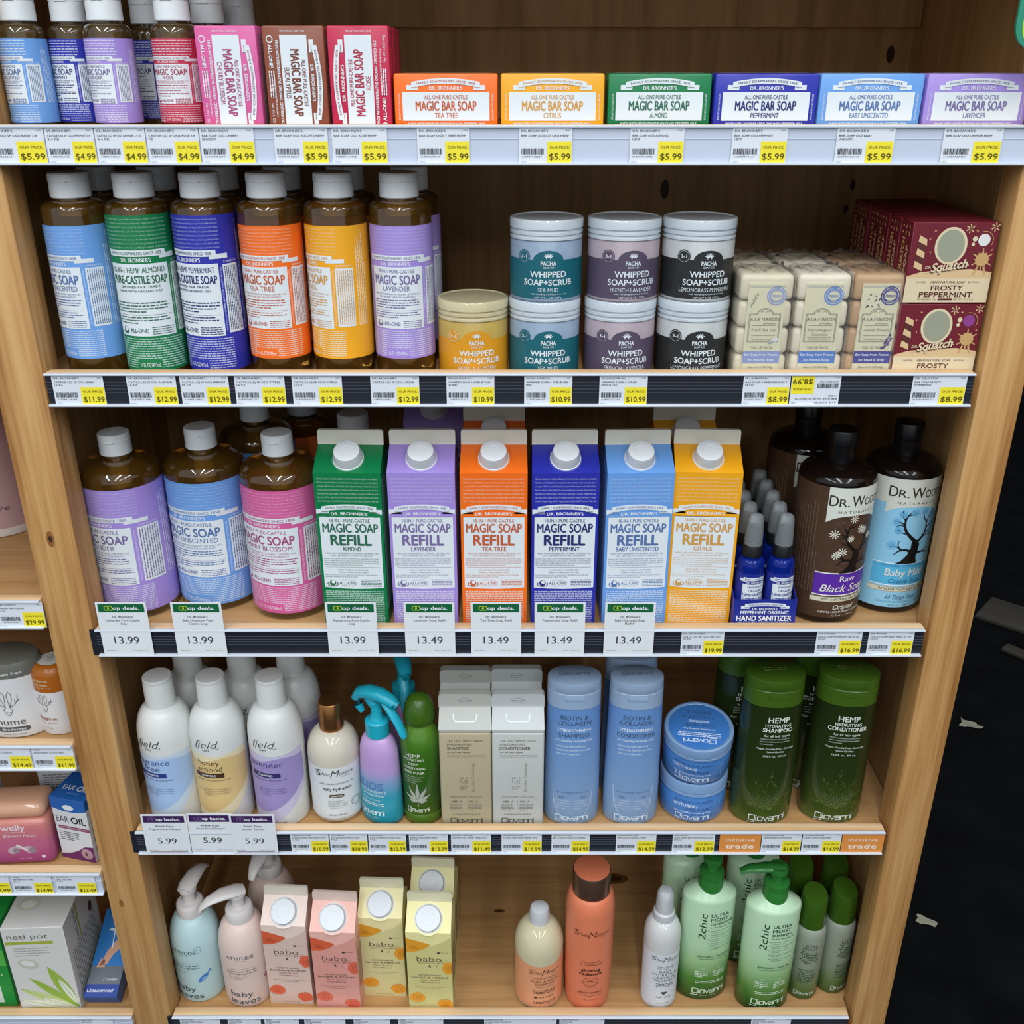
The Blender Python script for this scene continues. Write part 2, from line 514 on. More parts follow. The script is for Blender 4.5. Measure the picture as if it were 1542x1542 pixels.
# ================================================================ the place: floor, far walls, shelving
W_POST = wood('pine_post', '#94602e', '#bf8f56', '#cfa46c', 'z', .5, 1.0, .36, .60)
W_DECK = wood('pine_deck', '#a67a48', '#bd905d', '#cda26f', 'x')
W_LIP = wood('pine_lip', '#c79d6e', '#dcb88c', '#ecd0a8', 'x')
W_PLY = wood('plywood_panel', '#8c683a', '#b18a56', '#c6a06a', 'z', .6, .6)
W_KNOT = M('#3a2413', .6, 'knot')
def mbox(name, parent, *boxes, bev=0):
    b = MB()
    for (x0, y0, z0, x1, y1, z1, m) in boxes: b.box(x0, y0, z0, x1, y1, z1, m, bev)
    return b.build(name, parent, scale=1)

CARPET = M('#15161a', .95, 'carpet')
def carpet():
    m = CARPET; nt = m.node_tree; b = nt.nodes['Principled BSDF']
    tc = nt.nodes.new('ShaderNodeTexCoord'); n = nt.nodes.new('ShaderNodeTexNoise'); n.inputs['Scale'].default_value = 420
    n2 = nt.nodes.new('ShaderNodeTexNoise'); n2.inputs['Scale'].default_value = 9
    nt.links.new(tc.outputs['Object'], n.inputs['Vector']); nt.links.new(tc.outputs['Object'], n2.inputs['Vector'])
    mx = nt.nodes.new('ShaderNodeMath'); mx.operation = 'MULTIPLY'
    nt.links.new(n.outputs['Fac'], mx.inputs[0]); nt.links.new(n2.outputs['Fac'], mx.inputs[1])
    r = nt.nodes.new('ShaderNodeValToRGB'); nt.links.new(mx.outputs[0], r.inputs[0])
    r.color_ramp.elements[0].position = .15; r.color_ramp.elements[0].color = lin('#060607')
    r.color_ramp.elements[1].position = .5; r.color_ramp.elements[1].color = lin('#131418')
    nt.links.new(r.outputs[0], b.inputs['Base Color'])
    bu = nt.nodes.new('ShaderNodeBump'); bu.inputs['Strength'].default_value = .6; bu.inputs['Distance'].default_value = .004
    nt.links.new(n.outputs['Fac'], bu.inputs['Height']); nt.links.new(bu.outputs[0], b.inputs['Normal'])
    b.inputs['Specular IOR Level'].default_value = .1
carpet()
tag(mbox('floor', None, (-6, -6, -.05, 6, 5, 0, CARPET)), None, None, None, 'structure')
DARK = M('#101412', .8, 'far_wall')
tag(mbox('wall_back', None, (-6, 5, 0, 6, 5.1, 3.4, DARK)), None, None, None, 'structure')
tag(mbox('wall_right', None, (6, -6, 0, 6.1, 5.1, 3.4, DARK)), None, None, None, 'structure')

# ---- the main shelving unit
U = thing('shelving_unit', 'tall pine shelving unit with five shelves of bath products', 'shelves')
def post(x0, x1, y0=.004, y1=.044):
    b = MB(); b.box(x0, y0, 0, x1, y1, 2.05, W_POST, .0025)
    return b
pl = post(-.521, -.470)
a = Art()
for px, pz, r in ((-.497, 1.083, .006), (-.505, .56, .004)): a.ell(M('#8f5c2e', .6, 'knot'), px, pz, r * .7, r * 1.6, 0)
a.ell(W_KNOT, -.497, 1.083, .002, .004, 1)
pl.decal(a, lambda u, v, L: np.stack([u, np.full_like(u, .00385) - np.asarray(L) * .0004, v], -1), lim=0)
pl.build('post', U, scale=1)
pr = post(.470, .516)
a = Art()
pr.build('post', U, scale=1)
mbox('side_panel', U, (-.514, .044, .08, -.497, .40, 2.05, W_PLY))
mbox('side_panel', U, (.495, .044, .08, .512, .40, 2.05, W_PLY))
bp = MB(); bp.box(-.514, .40, .08, .512, .412, 2.05, W_PLY)
a = Art()
for kx, kz, kr in ((-.39, 1.20, .012), (.44, 1.375, .006), (.445, 1.405, .007), (.47, 1.56, .01), (.455, 1.53, .008), (-.335, .93, .012), (-.33, .9, .01), (.2, 1.4, .012), (-.44, .62, .02)):
    a.ell(W_KNOT, kx, kz, kr * .5, kr, 0)
bp.decal(a, lambda u, v, L: np.stack([u, np.full_like(u, .3995) - np.asarray(L) * .0004, v], -1), lim=0)
bp.build('back_panel', U, scale=1)
mbox('nailer_strip', U, (-.495, .375, 1.59, .493, .40, 1.66, W_PLY))
mbox('top_board', U, (-.497, .004, 1.66, .495, .40, 1.685, W_PLY))
for k in range(1, 6):
    z = DECK[k]
    xa, xb = (-.469, .469)
    bd = MB()
    bd.box(-.496, .044, z - .02, .494, .399, z, W_DECK)
    bd.box(xa, .016, z - .02, xb, .044, z, W_DECK)
    if k == 5:
        a = Art()
        for kx, ky, kr in ((.160, .268, .013), (-.02, .2, .004)):
            a.ell(W_KNOT, kx, ky, kr * 1.4, kr * .5, 0); a.ell(M('#70481f', .6, 'knot'), kx, ky, kr * 2.2, kr * .9, -1)
        bd.decal(a, lambda u, v, L: np.stack([u, v, np.full_like(u, z + .0005) + np.asarray(L) * .0004], -1), lim=0)
    o = bd.build('shelf_board', U, scale=1)
    lp = MB(); lp.box(xa + .002, .0041, z - .0215, xb - .006, .0158, LIP[k], W_LIP, .0012)
    lp.build('front_lip', o, scale=1)

# ---- the neighbouring unit
V = thing('shelving_unit', 'pine shelving bay beside the main unit, with four shelves', 'shelves')
LB = {'o': 1.2683, 'a': 1.009, 'b': .812, 'c': .614, 'd': .3556}
mbox('back_panel', V, (-1.25, .40, .08, -.516, .412, 2.05, W_PLY))
mbox('side_panel', V, (-1.27, .004, .08, -1.25, .412, 2.05, W_PLY))
for k, z in LB.items():
    o = mbox('shelf_board', V, (-1.249, .016, z - .033, -.5225, .399, z - .013, W_DECK))
    lp = MB(); lp.box(-1.249, .0041, z - .0345, -.5225, .0158, z, W_LIP, .0012); lp.build('front_lip', o, scale=1)

# ---- price rails
R_WHITE = M('#c3ccdd', .3, 'rail'); R_BLACK = M('#22252e', .35, 'rail'); R_EDGE = M('#d3dae4', .25, 'rail'); R_GREY = M('#4a4e5a', .4, 'rail')
def rail(x0, x1, z, label, face, ext=.007):
    b = MB()
    b.box(x0 - ext, .0012, z - .034, x1, .0028, z - .001, face)
    b.box(x0, -.0022, z - .0022, x1, .0028, z, R_EDGE, .0006)
    b.box(x0, -.0030, z - .0345, x1, .0028, z - .0322, R_EDGE, .0006)
    if face is R_WHITE:
        for q in (.0125,): b.box(x0, .0008, z - q, x1, .0013, z - q + .0005, R_EDGE)
    else:
        for q in (.010, .0135, .017, .0205): b.box(x0, .0007, z - q, x1, .0013, z - q + .0005, R_GREY)
    return tag(b.build('price_rail', None, scale=1), label, 'price rail', 'price rails')
# the top rail is mounted in front of the posts
rt = rail(-.62, .62, LIP[1], 'pale plastic price rail along the top shelf, under the soap bars', R_WHITE, 0)
rail(-.467, .4625, LIP[2], 'black plastic price rail under the scrub jars shelf', R_BLACK, 0)
rail(-.467, .4625, LIP[3], 'black plastic price rail under the refill cartons shelf', R_BLACK)
rail(-.467, .4625, LIP[4], 'dark plastic price rail under the shampoo shelf', R_BLACK)
rail(-.467, .4625, LIP[5], 'dark plastic price rail on the lowest shelf', R_BLACK)
for k, nm in (('o', 'upper'), ('a', 'second'), ('b', 'third'), ('c', 'fourth'), ('d', 'lowest')):
    rail(-1.249, -.5225, LB[k], 'pale price rail on the %s shelf of the neighbouring bay' % nm, R_WHITE, 0)

# ---- price tags
T_W = ink('#dde2ea'); T_Y = ink('#f2e233'); T_K = ink('#3c3e44'); T_G = ink('#7a7d84'); T_P = ink('#5c5208')
def price_tag(xa, xb, z, brand, line, price, what, dist='', flip=False, tilt=0.0):
    w = (xb - xa) * 1000 - .6; h = 31.6; a = Art()
    b = MB()
    b.box(-w / 2, -.35, 0, w / 2, 0, h, T_W)
    def art(a):
        a.text(T_K, brand, -w / 2 + 2, h - 3.1, 1.9, 1, w=min(w * .5, 2.0 * len(brand)), al='l', res=2, bold=.01)
        a.text(T_G, 'UNFI' + dist, w / 2 - 2, h - 2.8, 1.5, 1, al='r', res=1)
        ws = line.split('|')
        for q, t in enumerate(ws): a.text(T_K, t, -w / 2 + 2, h - 7.2 - 2.9 * q, 1.9, 1, w=min(w - 5, 1.75 * len(t)), al='l', res=2, bold=.012)
        a.barcode(T_K, -w / 2 + 2, 8.4, -w * .04, 13.6, 1, hash(brand + line) % 1000 if 0 else len(line) * 7 + int(xa * 900) % 97)
        a.text(T_K, '018787%06d' % (abs(int(xa * 7e6)) % 999999), -w / 2 + 2.5, 6.4, 1.5, 1, w=w * .38, al='l', res=1)
        a.text(T_G, '5/25/26', -w / 2 + 1.5, 2.2, 1.2, 1, al='l', res=1)
        a.rect(T_Y, w * .03, .3, w / 2 - .4, 19.3 if h > 25 else 15, 1)
        a.text(T_P, 'OUR PRICE:', w * .265, 14.6, 2.1, 2, w=w * .38, res=2, bold=.015)
        a.text(T_P, price, w * .27, 6.6, 5.2, 2, w=w * .40, bold=.022)
    if flip: rot_art(a, 180, lambda q: None); c = Art(); art(c); a.d = [(m, np.stack([-t[..., 0], h - t[..., 1]], -1), L) for m, t, L in c.d]
    else: art(a)
    b.decal(a, flat(-.35), lim=0, base=.05)
    o = b.build('price_tag')
    o.location = ((xa + xb) / 2, .0002, z - .0336)
    o.rotation_euler = (0, radians(tilt), 0)
    return tag(o, 'white price tag with a yellow corner, ' + what, 'price tag', 'price tags')
def tags(z, py, rows, dist=''):
    for l, r, br, ln, pr, what in rows: price_tag(wx(l, py, 0), wx(r, py, 0), z, br, ln, pr, what, dist)
DB = "DR. BRONNER'S"
tags(LIP[1], 220, [
    (-24, 69, DB, 'CASTILE LIQ SP OG3 BABY 3.4', '$5.99', 'under the small light blue bottle'),
    (70, 144, DB, 'CASTILE LIQ SP OG3 PPRMNT 3.4|3.4 FZ', '$4.99', 'under the small navy bottle'),
    (145, 221, DB, 'CASTILE LIQ SP OG3 LAVNDR 3.4 FZ|3.4 FZ', '$4.99', 'under the small lilac bottle'),
    (222, 301, DB, 'CASTILE LIQ SP OG3 ROSE 3.4|FZ', '$4.99', 'under the small rose bottle'),
    (302, 384, DB, 'BAR SOAP OG3 CHERRY|BLOSSOM', '$4.99', 'under the upright pink soap bar'),
    (413, 495, DB, 'BAR SOAP OG3 EUCLPTS HEMP', '$5.99', 'under the upright brown soap bar'),
    (500, 584, DB, 'BAR SOAP OG3 ROSE HEMP', '$5.99', 'under the upright crimson soap bar'),
    (628, 708, DB, 'BAR SOAP OG3 T TREE HEMP', '$5.99', 'under the orange soap bar'),
    (781, 862, DB, 'BAR SOAP OG3 CIT ORG HEMP', '$5.99', 'under the yellow soap bar'),
    (948, 1030, DB, 'BAR SOAP OG3 ALMOND|HEMP', '$5.99', 'under the green soap bar'),
    (1101, 1185, DB, 'BAR SOAP OG3 PEPPMNT|HEMP', '$5.99', 'under the navy soap bar'),
    (1258, 1346, DB, 'BAR SOAP OG3 BABY|UNSCNTD', '$5.99', 'under the sky blue soap bar'),
    (1418, 1508, DB, 'BAR SOAP OG3 LAVNDR HEMP', '$5.99', 'under the purple soap bar')])
tags(LIP[2], 587, [
    (80, 158, DB, 'CASTILE LIQ SP OG3 BABY|16 FZ', '$11.99', 'under the blue label amber bottle'),
    (192, 267, DB, 'CASTILE LIQ SP OG3 ALMOND|16 FZ', '$12.99', 'under the green label bottle'),
    (272, 346, DB, 'CASTILE LIQ SP OG3 PPRMNT|16 FZ', '$12.99', 'under the navy label bottle'),
    (354, 430, DB, 'CASTILE LIQ SP OG3 T TREE|16 FZ', '$12.99', 'under the orange label bottle'),
    (440, 516, DB, 'CASTILE LIQ SP OG3 CITRUS|16 FZ', '$12.99', 'under the yellow label bottle'),
    (558, 632, DB, 'CASTILE LIQ SP OG3 LVNDR', '$12.99', 'under the lilac label bottle'),
    (672, 745, 'PACHA SOAP CO.', 'WHIPPED SOAP + SCRUB VAN|ALMND', '$10.99', 'under the yellow scrub jar'),
    (789, 862, 'PACHA SOAP CO.', 'WHIPPED SOAP + SCRUB SEA|MUD', '$10.99', 'under the teal scrub jars'),
    (902, 975, 'PACHA SOAP CO.', 'WHIPPED SOAP + SCRUB|FRNCH LAV', '$10.99', 'under the mauve scrub jars'),
    (1118, 1189, 'A LA MAISON', 'BAR SOAP 4 BARS FRSH SSLT|14 OZ', '$8.99', 'under the first wrapped soap pack'),
    (1372, 1454, 'DR. SQUATCH', 'BAR SOAP FROSTY|PEPPERMINT', '$8.99', 'under the maroon boxes')])
price_tag(wx(1190, 587, 0), wx(1265, 587, 0), LIP[2], 'A LA MAISON', 'BAR SOAP VALUE PK UNSCTD|14 OZ', '$8.99', 'upside down, under the middle wrapped soap pack', flip=True)
tags(LIP[3], 968, [
    (1025, 1090, DB, 'CSTLE LIQ SP OG3 RFL CIT|32 FZ', '$19.99', 'under the yellow refill carton'),
    (1228, 1297, 'DR. WOODS', 'BLACK SOAP W/SHEA BUTTER 32 OZ|32 OZ', '$16.99', 'under the brown tree bottle'),
    (1306, 1375, 'DR. WOODS', 'CASTLE SOAP BABY MILD 32 OZ|32 OZ', '$16.99', 'under the sky blue tree bottle')])
tags(LIP[4], 1271, [
    (438, 496, 'SHEAMOISTURE', 'CONDITIONER 100% VRGN CCNT|13 OZ', '$10.99', 'under the copper cap bottle'),
    (497, 554, 'GIOVANNI', 'DETANGLER SPRAY KIDS|9 OZ', '$10.99', 'under the trigger spray'),
    (555, 612, 'GIOVANNI', '2-IN-1 SHMPO/COND KIDS|9 OZ', '$12.99', 'between the trigger spray and the green tube'),
    (616, 675, 'GIOVANNI', 'DEEP COND HEMP MASK|10 OZ', '$12.99', 'under the green tube'),
    (679, 740, 'GIOVANNI HAIR CARE', 'SHMPO TEA TREE TRIPLE TRT', '$11.49', 'under the beige carton bottle'),
    (755, 816, 'GIOVANNI HAIR CARE', 'COND TEA TREE TRIPLE TRT', '$11.99', 'under the white carton bottle'),
    (830, 888, 'GIOVANNI HAIR CARE', 'BIO COLLG STRNGTH SHMPO', '$14.99', 'under the first blue bottle'),
    (927, 988, 'GIOVANNI HAIR CARE', 'BIO COLLG STRNG COND', '$14.99', 'under the second blue bottle'),
    (1012, 1076, 'GIOVANNI', 'HAIR MASK BIOTIN RSTR & CLGN|10 OZ', '$12.99', 'under the stacked blue jars'),
    (1146, 1206, 'GIOVANNI HAIR CARE', 'HEMP SHMPO HYDRATING', '$14.99', 'under the green shampoo bottle'),
    (1207, 1266, 'GIOVANNI HAIR CARE', 'HEMP COND HYDRATING', '$14.99', 'under the green conditioner bottle')])
tags(LIP[5], 1545, [
    (272, 333, 'ATTITUDE', 'SHMPO & BODY WASH|16 OZ', '$13.99', 'under the pale blue pump bottle'),
    (344, 394, 'ATTITUDE', 'SHMPO PEAR|16 OZ', '$13.99', 'under the pale pink pump bottle'),
    (399, 451, 'BABO', 'COND BAOBAB|12 OZ', '$11.99', 'under the cream carton'),
    (459, 521, 'BABO', 'SHMPO BAOBAB|12 OZ', '$11.99', 'under the salmon carton'),
    (533, 588, 'BABO', 'COND MANGO|12 OZ', '$11.99', 'under the back yellow carton'),
    (600, 668, 'BABO', 'SHMPO MANGO|12 OZ', '$11.99', 'under the front yellow carton'),
    (729, 838, 'SHEAMOISTURE', 'CURL & SHINE SHAMPOO|13 OZ', '$10.99', 'under the peach bottle'),
    (842, 910, 'SHEAMOISTURE', 'BODY WASH|19 OZ', '$10.99', 'under the tall coral bottle'),
    (1130, 1190, 'GIOVANNI', '2CHIC ULTRA MOIST|24 OZ', '$16.99', 'under the mint green pump bottles')])
tags(LB['a'], 930, [(-2, 68, 'BIRCH BOYS', 'CHAGA SKIN CREAM|2 OZ', '$29.99', 'above the two deodorants of the next bay')])
tags(LB['b'], 1143, [(-22, 48, 'HUME', 'DEODORANT STICK SP', '$14.49', 'under the grey lid deodorant'), (50, 113, 'HUME', 'DEODORANT ST OUT WEST', '$11.99', 'under the brown deodorant')])
tags(LB['c'], 1333, [(-48, 16, 'WELLY', 'BANDAGES', '$9.99', 'beside the tag of the purple tin'), (19, 80, 'WELLY', 'BLEMISH PATCHES|36 CT', '$14.99', 'under the purple tin'), (85, 145, 'EAR OIL', 'EAR OIL ORG|1 OZ', '$13.49', 'under the blue and white carton')])
tags(LB['d'], 1545, [(122, 172, 'NETI POT', 'NETI POT', '$17.99', 'under the slim blue carton')])

# ---- larger signs in the rails
S_G = ink('#11613a'); S_L = ink('#b8d43a'); S_V = ink('#3f2358'); S_W = ink('#e3e7ea'); S_O = ink('#df9045')
def sale_sign(pc, py, z, h, w, head, hcol, brand, l1, l2, price, what, yy, yaw=0):
    b = MB(); a = Art()
    b.box(-w / 2, -.5, 0, w / 2, 0, h, S_W)
    a.rect(hcol, -w / 2 + 2.5, h - 12.5, w / 2 - 2.5, h - 2.2, 1)
    for d, c in ((-w * .29, S_L), (-w * .22, S_L)):
        a.ring(c if hcol is S_G else ink('#7d6593'), d, h - 7.4, 2.6, .8, 2, ry=2.6)
    a.text(WHITE, 'op ' + head, -w * .165, h - 7.2, 4.0, 2, w=w * .52, al='l', bold=.035)
    a.text(T_K, brand, 0, h - 18.3, 2.3, 1, w=w * .4, bold=.02, res=2)
    a.text(T_K, l1, 0, h - 22.8, 2.8, 1, w=min(w * .74, len(l1) * 1.75), res=2)
    if l2: a.text(T_K, l2, 0, h - 27, 2.8, 1, w=len(l2) * 1.7, res=2)
    a.rect(ink('#c3c9d2'), -w / 2 + .2, 30.5, w / 2 - .2, 30.9, 1)
    a.text(T_K, price, 0, 20 if hcol is S_G else 21, 9.4 if hcol is S_G else 8.4, 1, w=w * (.5 if hcol is S_G else .42), bold=.004)
    a.text(T_G, 'UNIT PRICE', -w * .34, 6.2, 1.3, 1, w=w * .2, res=1); a.text(T_G, 'APR 29 - MAY 12, 2026', w * .25, 6.2, 1.3, 1, w=w * .34, res=1)
    if hcol is S_V: a.rect(S_V, -w * .42, 3.2, w * .42, 4.0, 1)
    b.decal(a, flat(-.5), lim=0, base=.05)
    o = b.build('sale_sign'); o.location = (wx(pc, py, -.003), yy, z - .034 + .0015); o.rotation_euler = (0, radians(yaw), 0)
    return tag(o, what, 'sign', 'sale signs')
for pc, br, l1, l2, pr, what in (
        (187, "Dr. Bronner's", 'Lavender Pure Castile', 'Soap', '13.99', 'green topped sale sign in front of the large lilac bottle'),
        (299, "Dr. Bronner's", 'Baby Unscented Pure', 'Castile Soap', '13.99', 'green topped sale sign in front of the large blue bottle'),
        (530, "Dr. Bronner's", 'Peppermint Pure Castile', 'Soap', '13.99', 'green topped sale sign in front of the green carton'),
        (647, "Dr. Bronner's", 'Lavender Soap Refill', '', '13.49', 'green topped sale sign in front of the lilac carton'),
        (747, "Dr. Bronner's", 'Tea Tree Soap Refill', '', '13.49', 'green topped sale sign in front of the orange carton'),
        (843, "Dr. Bronner's", 'Peppermint Soap Refill', '', '13.49', 'green topped sale sign in front of the navy carton'),
        (948, "Dr. Bronner's", 'Baby Unscented Soap', 'Refill', '13.49', 'green topped sale sign in front of the sky blue carton')):
    sale_sign(pc, 945, LIP[3], 68.5, 56, 'deals.', S_G, br, l1, l2, pr, what, -.0015)
for pc, l1, what, yy in ((250, 'Fragrance-free Shampoo', 'purple topped sale sign under the blue label white bottle', -.0025),
                         (318, 'Honey Almond Shampoo', 'purple topped sale sign under the honey label white bottle', -.0012),
                         (382, 'Lavender Shampoo', 'purple topped sale sign under the lilac label white bottle', -.0025)):
    sale_sign(pc, 1255, LIP[4], 62.5, 55.5, 'basics.', S_V, 'Field Day', l1, '', '5.99', what, yy)
for l, r, what in ((1083, 1145, 'orange rail sign beside the blue jars tag'), (1267, 1330, 'orange rail sign at the end of the shampoo shelf rail')):
    b = MB(); a = Art(); w = (wx(r, 1271, 0) - wx(l, 1271, 0)) * 1000
    b.box(-w / 2, -.35, 0, w / 2, 0, 31.6, S_O)
    a.text(ink('#f6e3cd'), 'inclusive', 0, 21, 4.4, 1, w=w * .7, bold=.02); a.text(ink('#f6e3cd'), 'trade', 0, 11, 6.6, 1, w=w * .68, bold=.035)
    b.decal(a, flat(-.35), lim=0, base=.05)
    o = b.build('rail_sign'); o.location = ((wx(l, 1271, 0) + wx(r, 1271, 0)) / 2, .0002, LIP[4] - .0336)
    tag(o, what, 'sign', 'orange rail signs')
# hanging shelf sign at the upper edge of the unit
b = MB(); b2 = MB()
p = Art(); p.rrect(ink('#2c8a6e'), -30, 0, 30, 90, 20, 0)
pts = [(-30 + 20 - 20 * cos(t), 20 - 20 * sin(t)) for t in [k * pi / 16 for k in range(9)]]
out = [(-30, 90)] + pts + [(30 - 20 + 20 * sin(t), 20 - 20 * cos(t)) for t in [k * pi / 16 for k in range(9)]] + [(30, 90)]
b.prism(out, -1.5, 1.5, M('#2c8a6e', .4, 'sign'))
inn = [(x * .82, 16 + (z - 16) * .9 if z < 80 else 84) for x, z in out]
b.prism(inn, -2.0, -1.4, M('#a6d24a', .4, 'sign'))
o = b.build('hanging_sign'); o.location = (.458, -.02, 1.560); tag(o, 'rounded green and lime sign hanging at the upper corner', 'sign')
# litter and the grey board on the dark carpet
def scrap(x, y, s, seed, label):
    rnd = random.Random(seed); bm = bmesh.new(); bmesh.ops.create_grid(bm, x_segments=5, y_segments=4, size=1)
    for v in bm.verts:
        v.co.x = v.co.x * 42 * s + rnd.uniform(-7, 7) * s; v.co.y = v.co.y * 22 * s * (1 - .3 * v.co.x / (42 * s)) + rnd.uniform(-6, 6) * s; v.co.z = rnd.uniform(1, 9) * s
    bmesh.ops.solidify(bm, geom=bm.faces[:], thickness=.6)
    b = MB(); b.bm(bm, M('#8e8a78', .8, 'paper'), False)
    o = b.build('paper_scrap'); o.location = (x, y, .001); o.rotation_euler = (0, 0, radians(-28)); tag(o, label, 'litter')
scrap(1.177, 1.143, .6, 3, 'crumpled pale paper scrap on the dark carpet, the farther one')
scrap(.8206, .5033, .42, 8, 'small torn paper scrap on the dark carpet near the post foot')
GB = wood('grey_board', '#2c2822', '#38332c', '#443e35', 'x')
b = MB(); b.box(-450, -75, 0, 450, 75, 14, GB, 3); o = b.build('floor_board'); o.location = (1.80, 1.44, .001); o.rotation_euler = (0, 0, radians(-42)); tag(o, 'grey wooden board lying on the dark carpet', 'board')
b = MB(); b.box(-300, -20, 0, 300, 20, 12, GB, 3); o = b.build('floor_board'); o.location = (1.62, 1.28, .001); o.rotation_euler = (0, 0, radians(-50)); tag(o, 'narrow grey batten on the dark carpet beside the board', 'board')

DECK = {k: v + .0003 for k, v in DECK.items()}
# ================================================================ soap bottles, bars and jars (two upper shelves)
PAN = ink('#dfe6ea')
CAPW = plastic('#e4e8ea', .35)
AMBER = M('#bd8a38', .06, 'amber', trans=.9, ior=1.36, coat=1)
AMBER_D = M('#a3854e', .06, 'amber', trans=.9, ior=1.36, coat=1)
FRENCH = "FAMILY SOAPMAKERS SINCE 1858"
# scent: label colour, ink on the white panel, name
SCENT = {'sky': ('#6b9fe0', '#5674a8', 'BABY UNSCENTED'), 'green': ('#0f7a46', '#2f6a50', 'ALMOND'), 'navy': ('#2c33a6', '#27306e', 'PEPPERMINT'),
         'orange': ('#f4701e', '#c2603a', 'TEA TREE'), 'yellow': ('#f0a81e', '#d09a48', 'CITRUS'), 'lilac': ('#a48cd8', '#7a6c9e', 'LAVENDER'),
         'pink': ('#d65f9c', '#a8507c', 'CHERRY BLOSSOM'), 'rose': ('#c4304e', '#a8384e', 'ROSE'), 'brown': ('#8a4a34', '#7a4434', 'EUCALYPTUS')}
def wrap_print(a, L, R, sc, off=0, hemp=False, oz='16 FL OZ/473mL', seed=0, text=True):
    """the wrap-round soap label, 0..L mm high"""
    C, K, nm = SCENT[sc]; C, K = ink(C), ink(K)
    g = L / 132; q = R / 31.5; pw = (32 if hemp else 28.5) * q
    V = lambda v: v * g
    full = pi * R; MI = ink(mixhex(SCENT[sc][0], '#e6ebee', .74))
    a.rect(C, -full, 0, full, L, 0)
    a.micro(MI, -38 * q, V(105), 36 * q, V(130.5), max(2.3, 3.25 * g), 1, seed, text, .42)
    a.ribbon(PAN, K, 0, V(101.3), 62 * q, V(5.2), 0, FRENCH, 2, V(2.6), tails=False)
    a.rect(PAN, 24 * q, V(96.5), 43 * q, V(100.5), 1)
    a.text(WHITE, DB, 0, V(95.7), V(3.3), 1, w=30 * q, bold=.018)
    a.rect(PAN, -pw, V(31), pw, V(92.6), 1)
    if hemp:
        a.text(K, '18-IN-1 HEMP ' + nm, 0, V(87.5), V(4.6), 2, w=1.74 * pw, bold=.012)
        a.text(K, 'PURE-CASTILE SOAP', 0, V(79.5), V(6.6), 2, w=1.84 * pw, bold=.028)
        a.text(K, 'CERTIFIED FAIR TRADE', 0, V(73.5), V(1.9), 2, w=1.3 * pw, res=1, bold=.02); a.text(K, 'MADE WITH ORGANIC OILS', 0, V(70), V(1.9), 2, w=1.4 * pw, res=1, bold=.02)
    else:
        a.text(K, '18-IN-1 PURE-CASTILE', 0, V(88.6), V(3.6), 2, w=1.36 * pw, bold=.012)
        a.text(K, 'MAGIC SOAP', 0, V(80.2), V(8.8), 2, w=1.76 * pw, bold=.03)
        a.text(K, nm, 0, V(71.5), V(4.8), 2, w=min(1.6, .125 * len(nm)) * pw, bold=.012)
        a.text(K, 'MADE WITH REGENERATIVE ORGANIC CERTIFIED OILS', 0, V(66), V(1.7), 2, w=1.75 * pw, res=1); a.text(K, 'AND CERTIFIED FAIR TRADE INGREDIENTS', 0, V(63.2), V(1.7), 2, w=1.4 * pw, res=1)
    a.micro(K, -pw + 2, V(50), pw - 2, V(61), max(2, 2.5 * g), 2, seed + 1, False, .42, .1)
    a.rect(K, -pw + 3, V(49.2), pw - 3, V(49.5), 2)
    a.micro(K, -pw + 2, V(40.5), pw - 2, V(48.4), max(2, 2.4 * g), 2, seed + 2, False, .4, .15)
    lx = -pw * .72
    a.ell(K, lx, V(36), 3.1 * q, V(3.1), 2); a.ell(PAN, lx + .6, V(36.9), 1.9 * q, V(1.9), 3); a.ring(K, lx, V(35.4), 3.8 * q, .7, 3, ry=V(2.4), a0=180, a1=360, n=14)
    a.text(K, 'ALL-ONE!', -pw * .2, V(36), V(3.6), 2, w=.62 * pw, bold=.02)
    a.micro(K, pw * .22, V(32), pw * .92, V(39.5), max(1.6, 1.9 * g), 2, seed + 3, False, .4)
    # text strip, second panel, side columns
    rot_art(a, 90, lambda z: z.text(WHITE, '100% POST-CONSUMER RECYCLED PLASTIC BOTTLE', V(62), -(pw + 2.3 * q), 1.5 * q, 1, w=V(55), res=1))
    for sgn in (1, -1):
        x0, x1 = (pw + 4.6 * q, pw + 23 * q) if sgn > 0 else (-pw - 23 * q, -pw - 4.6 * q)
        a.text(WHITE, 'ALL WE HAVE IS GOOD', (x0 + x1) / 2, V(93.8), V(1.7), 1, w=16 * q, res=1)
        a.rect(PAN, x0, V(33), x1, V(91.5), 1)
        rot_art(a, 90, lambda z: z.micro(K, V(35), -x1 + 1, V(90), -x0 - 1, 2.1 * q, 2, seed + 5, False, .42))
        rot_art(a, 90, lambda z: z.micro(MI, V(33), -(pw + 40 * q) if sgn > 0 else pw + 26 * q, V(128), -(pw + 26 * q) if sgn > 0 else pw + 40 * q, 2.6 * q, 1, seed + 6, False, .42, .2))
    a.micro(MI, -40 * q, V(2), 40 * q, V(29.5), max(1.9, 2.1 * g), 1, seed + 7, False, .42)
    a.rect(C, -13 * q, V(1.6), 12 * q, V(10), 2)
    a.text(WHITE, oz, 0, V(5.6), V(3.6), 3, w=21 * q, bold=.0)
def shoulder(R, zb, zt, rn, k=7, r0=.35):
    """round shoulder from (R, zb) to (rn, zt)"""
    o = []
    for i in range(k + 1):
        t = pi / 2 * i / k
        o.append((rn + (R - rn) * cos(t) ** .8, zb + (zt - zb) * sin(t) ** 1.1))
    return o
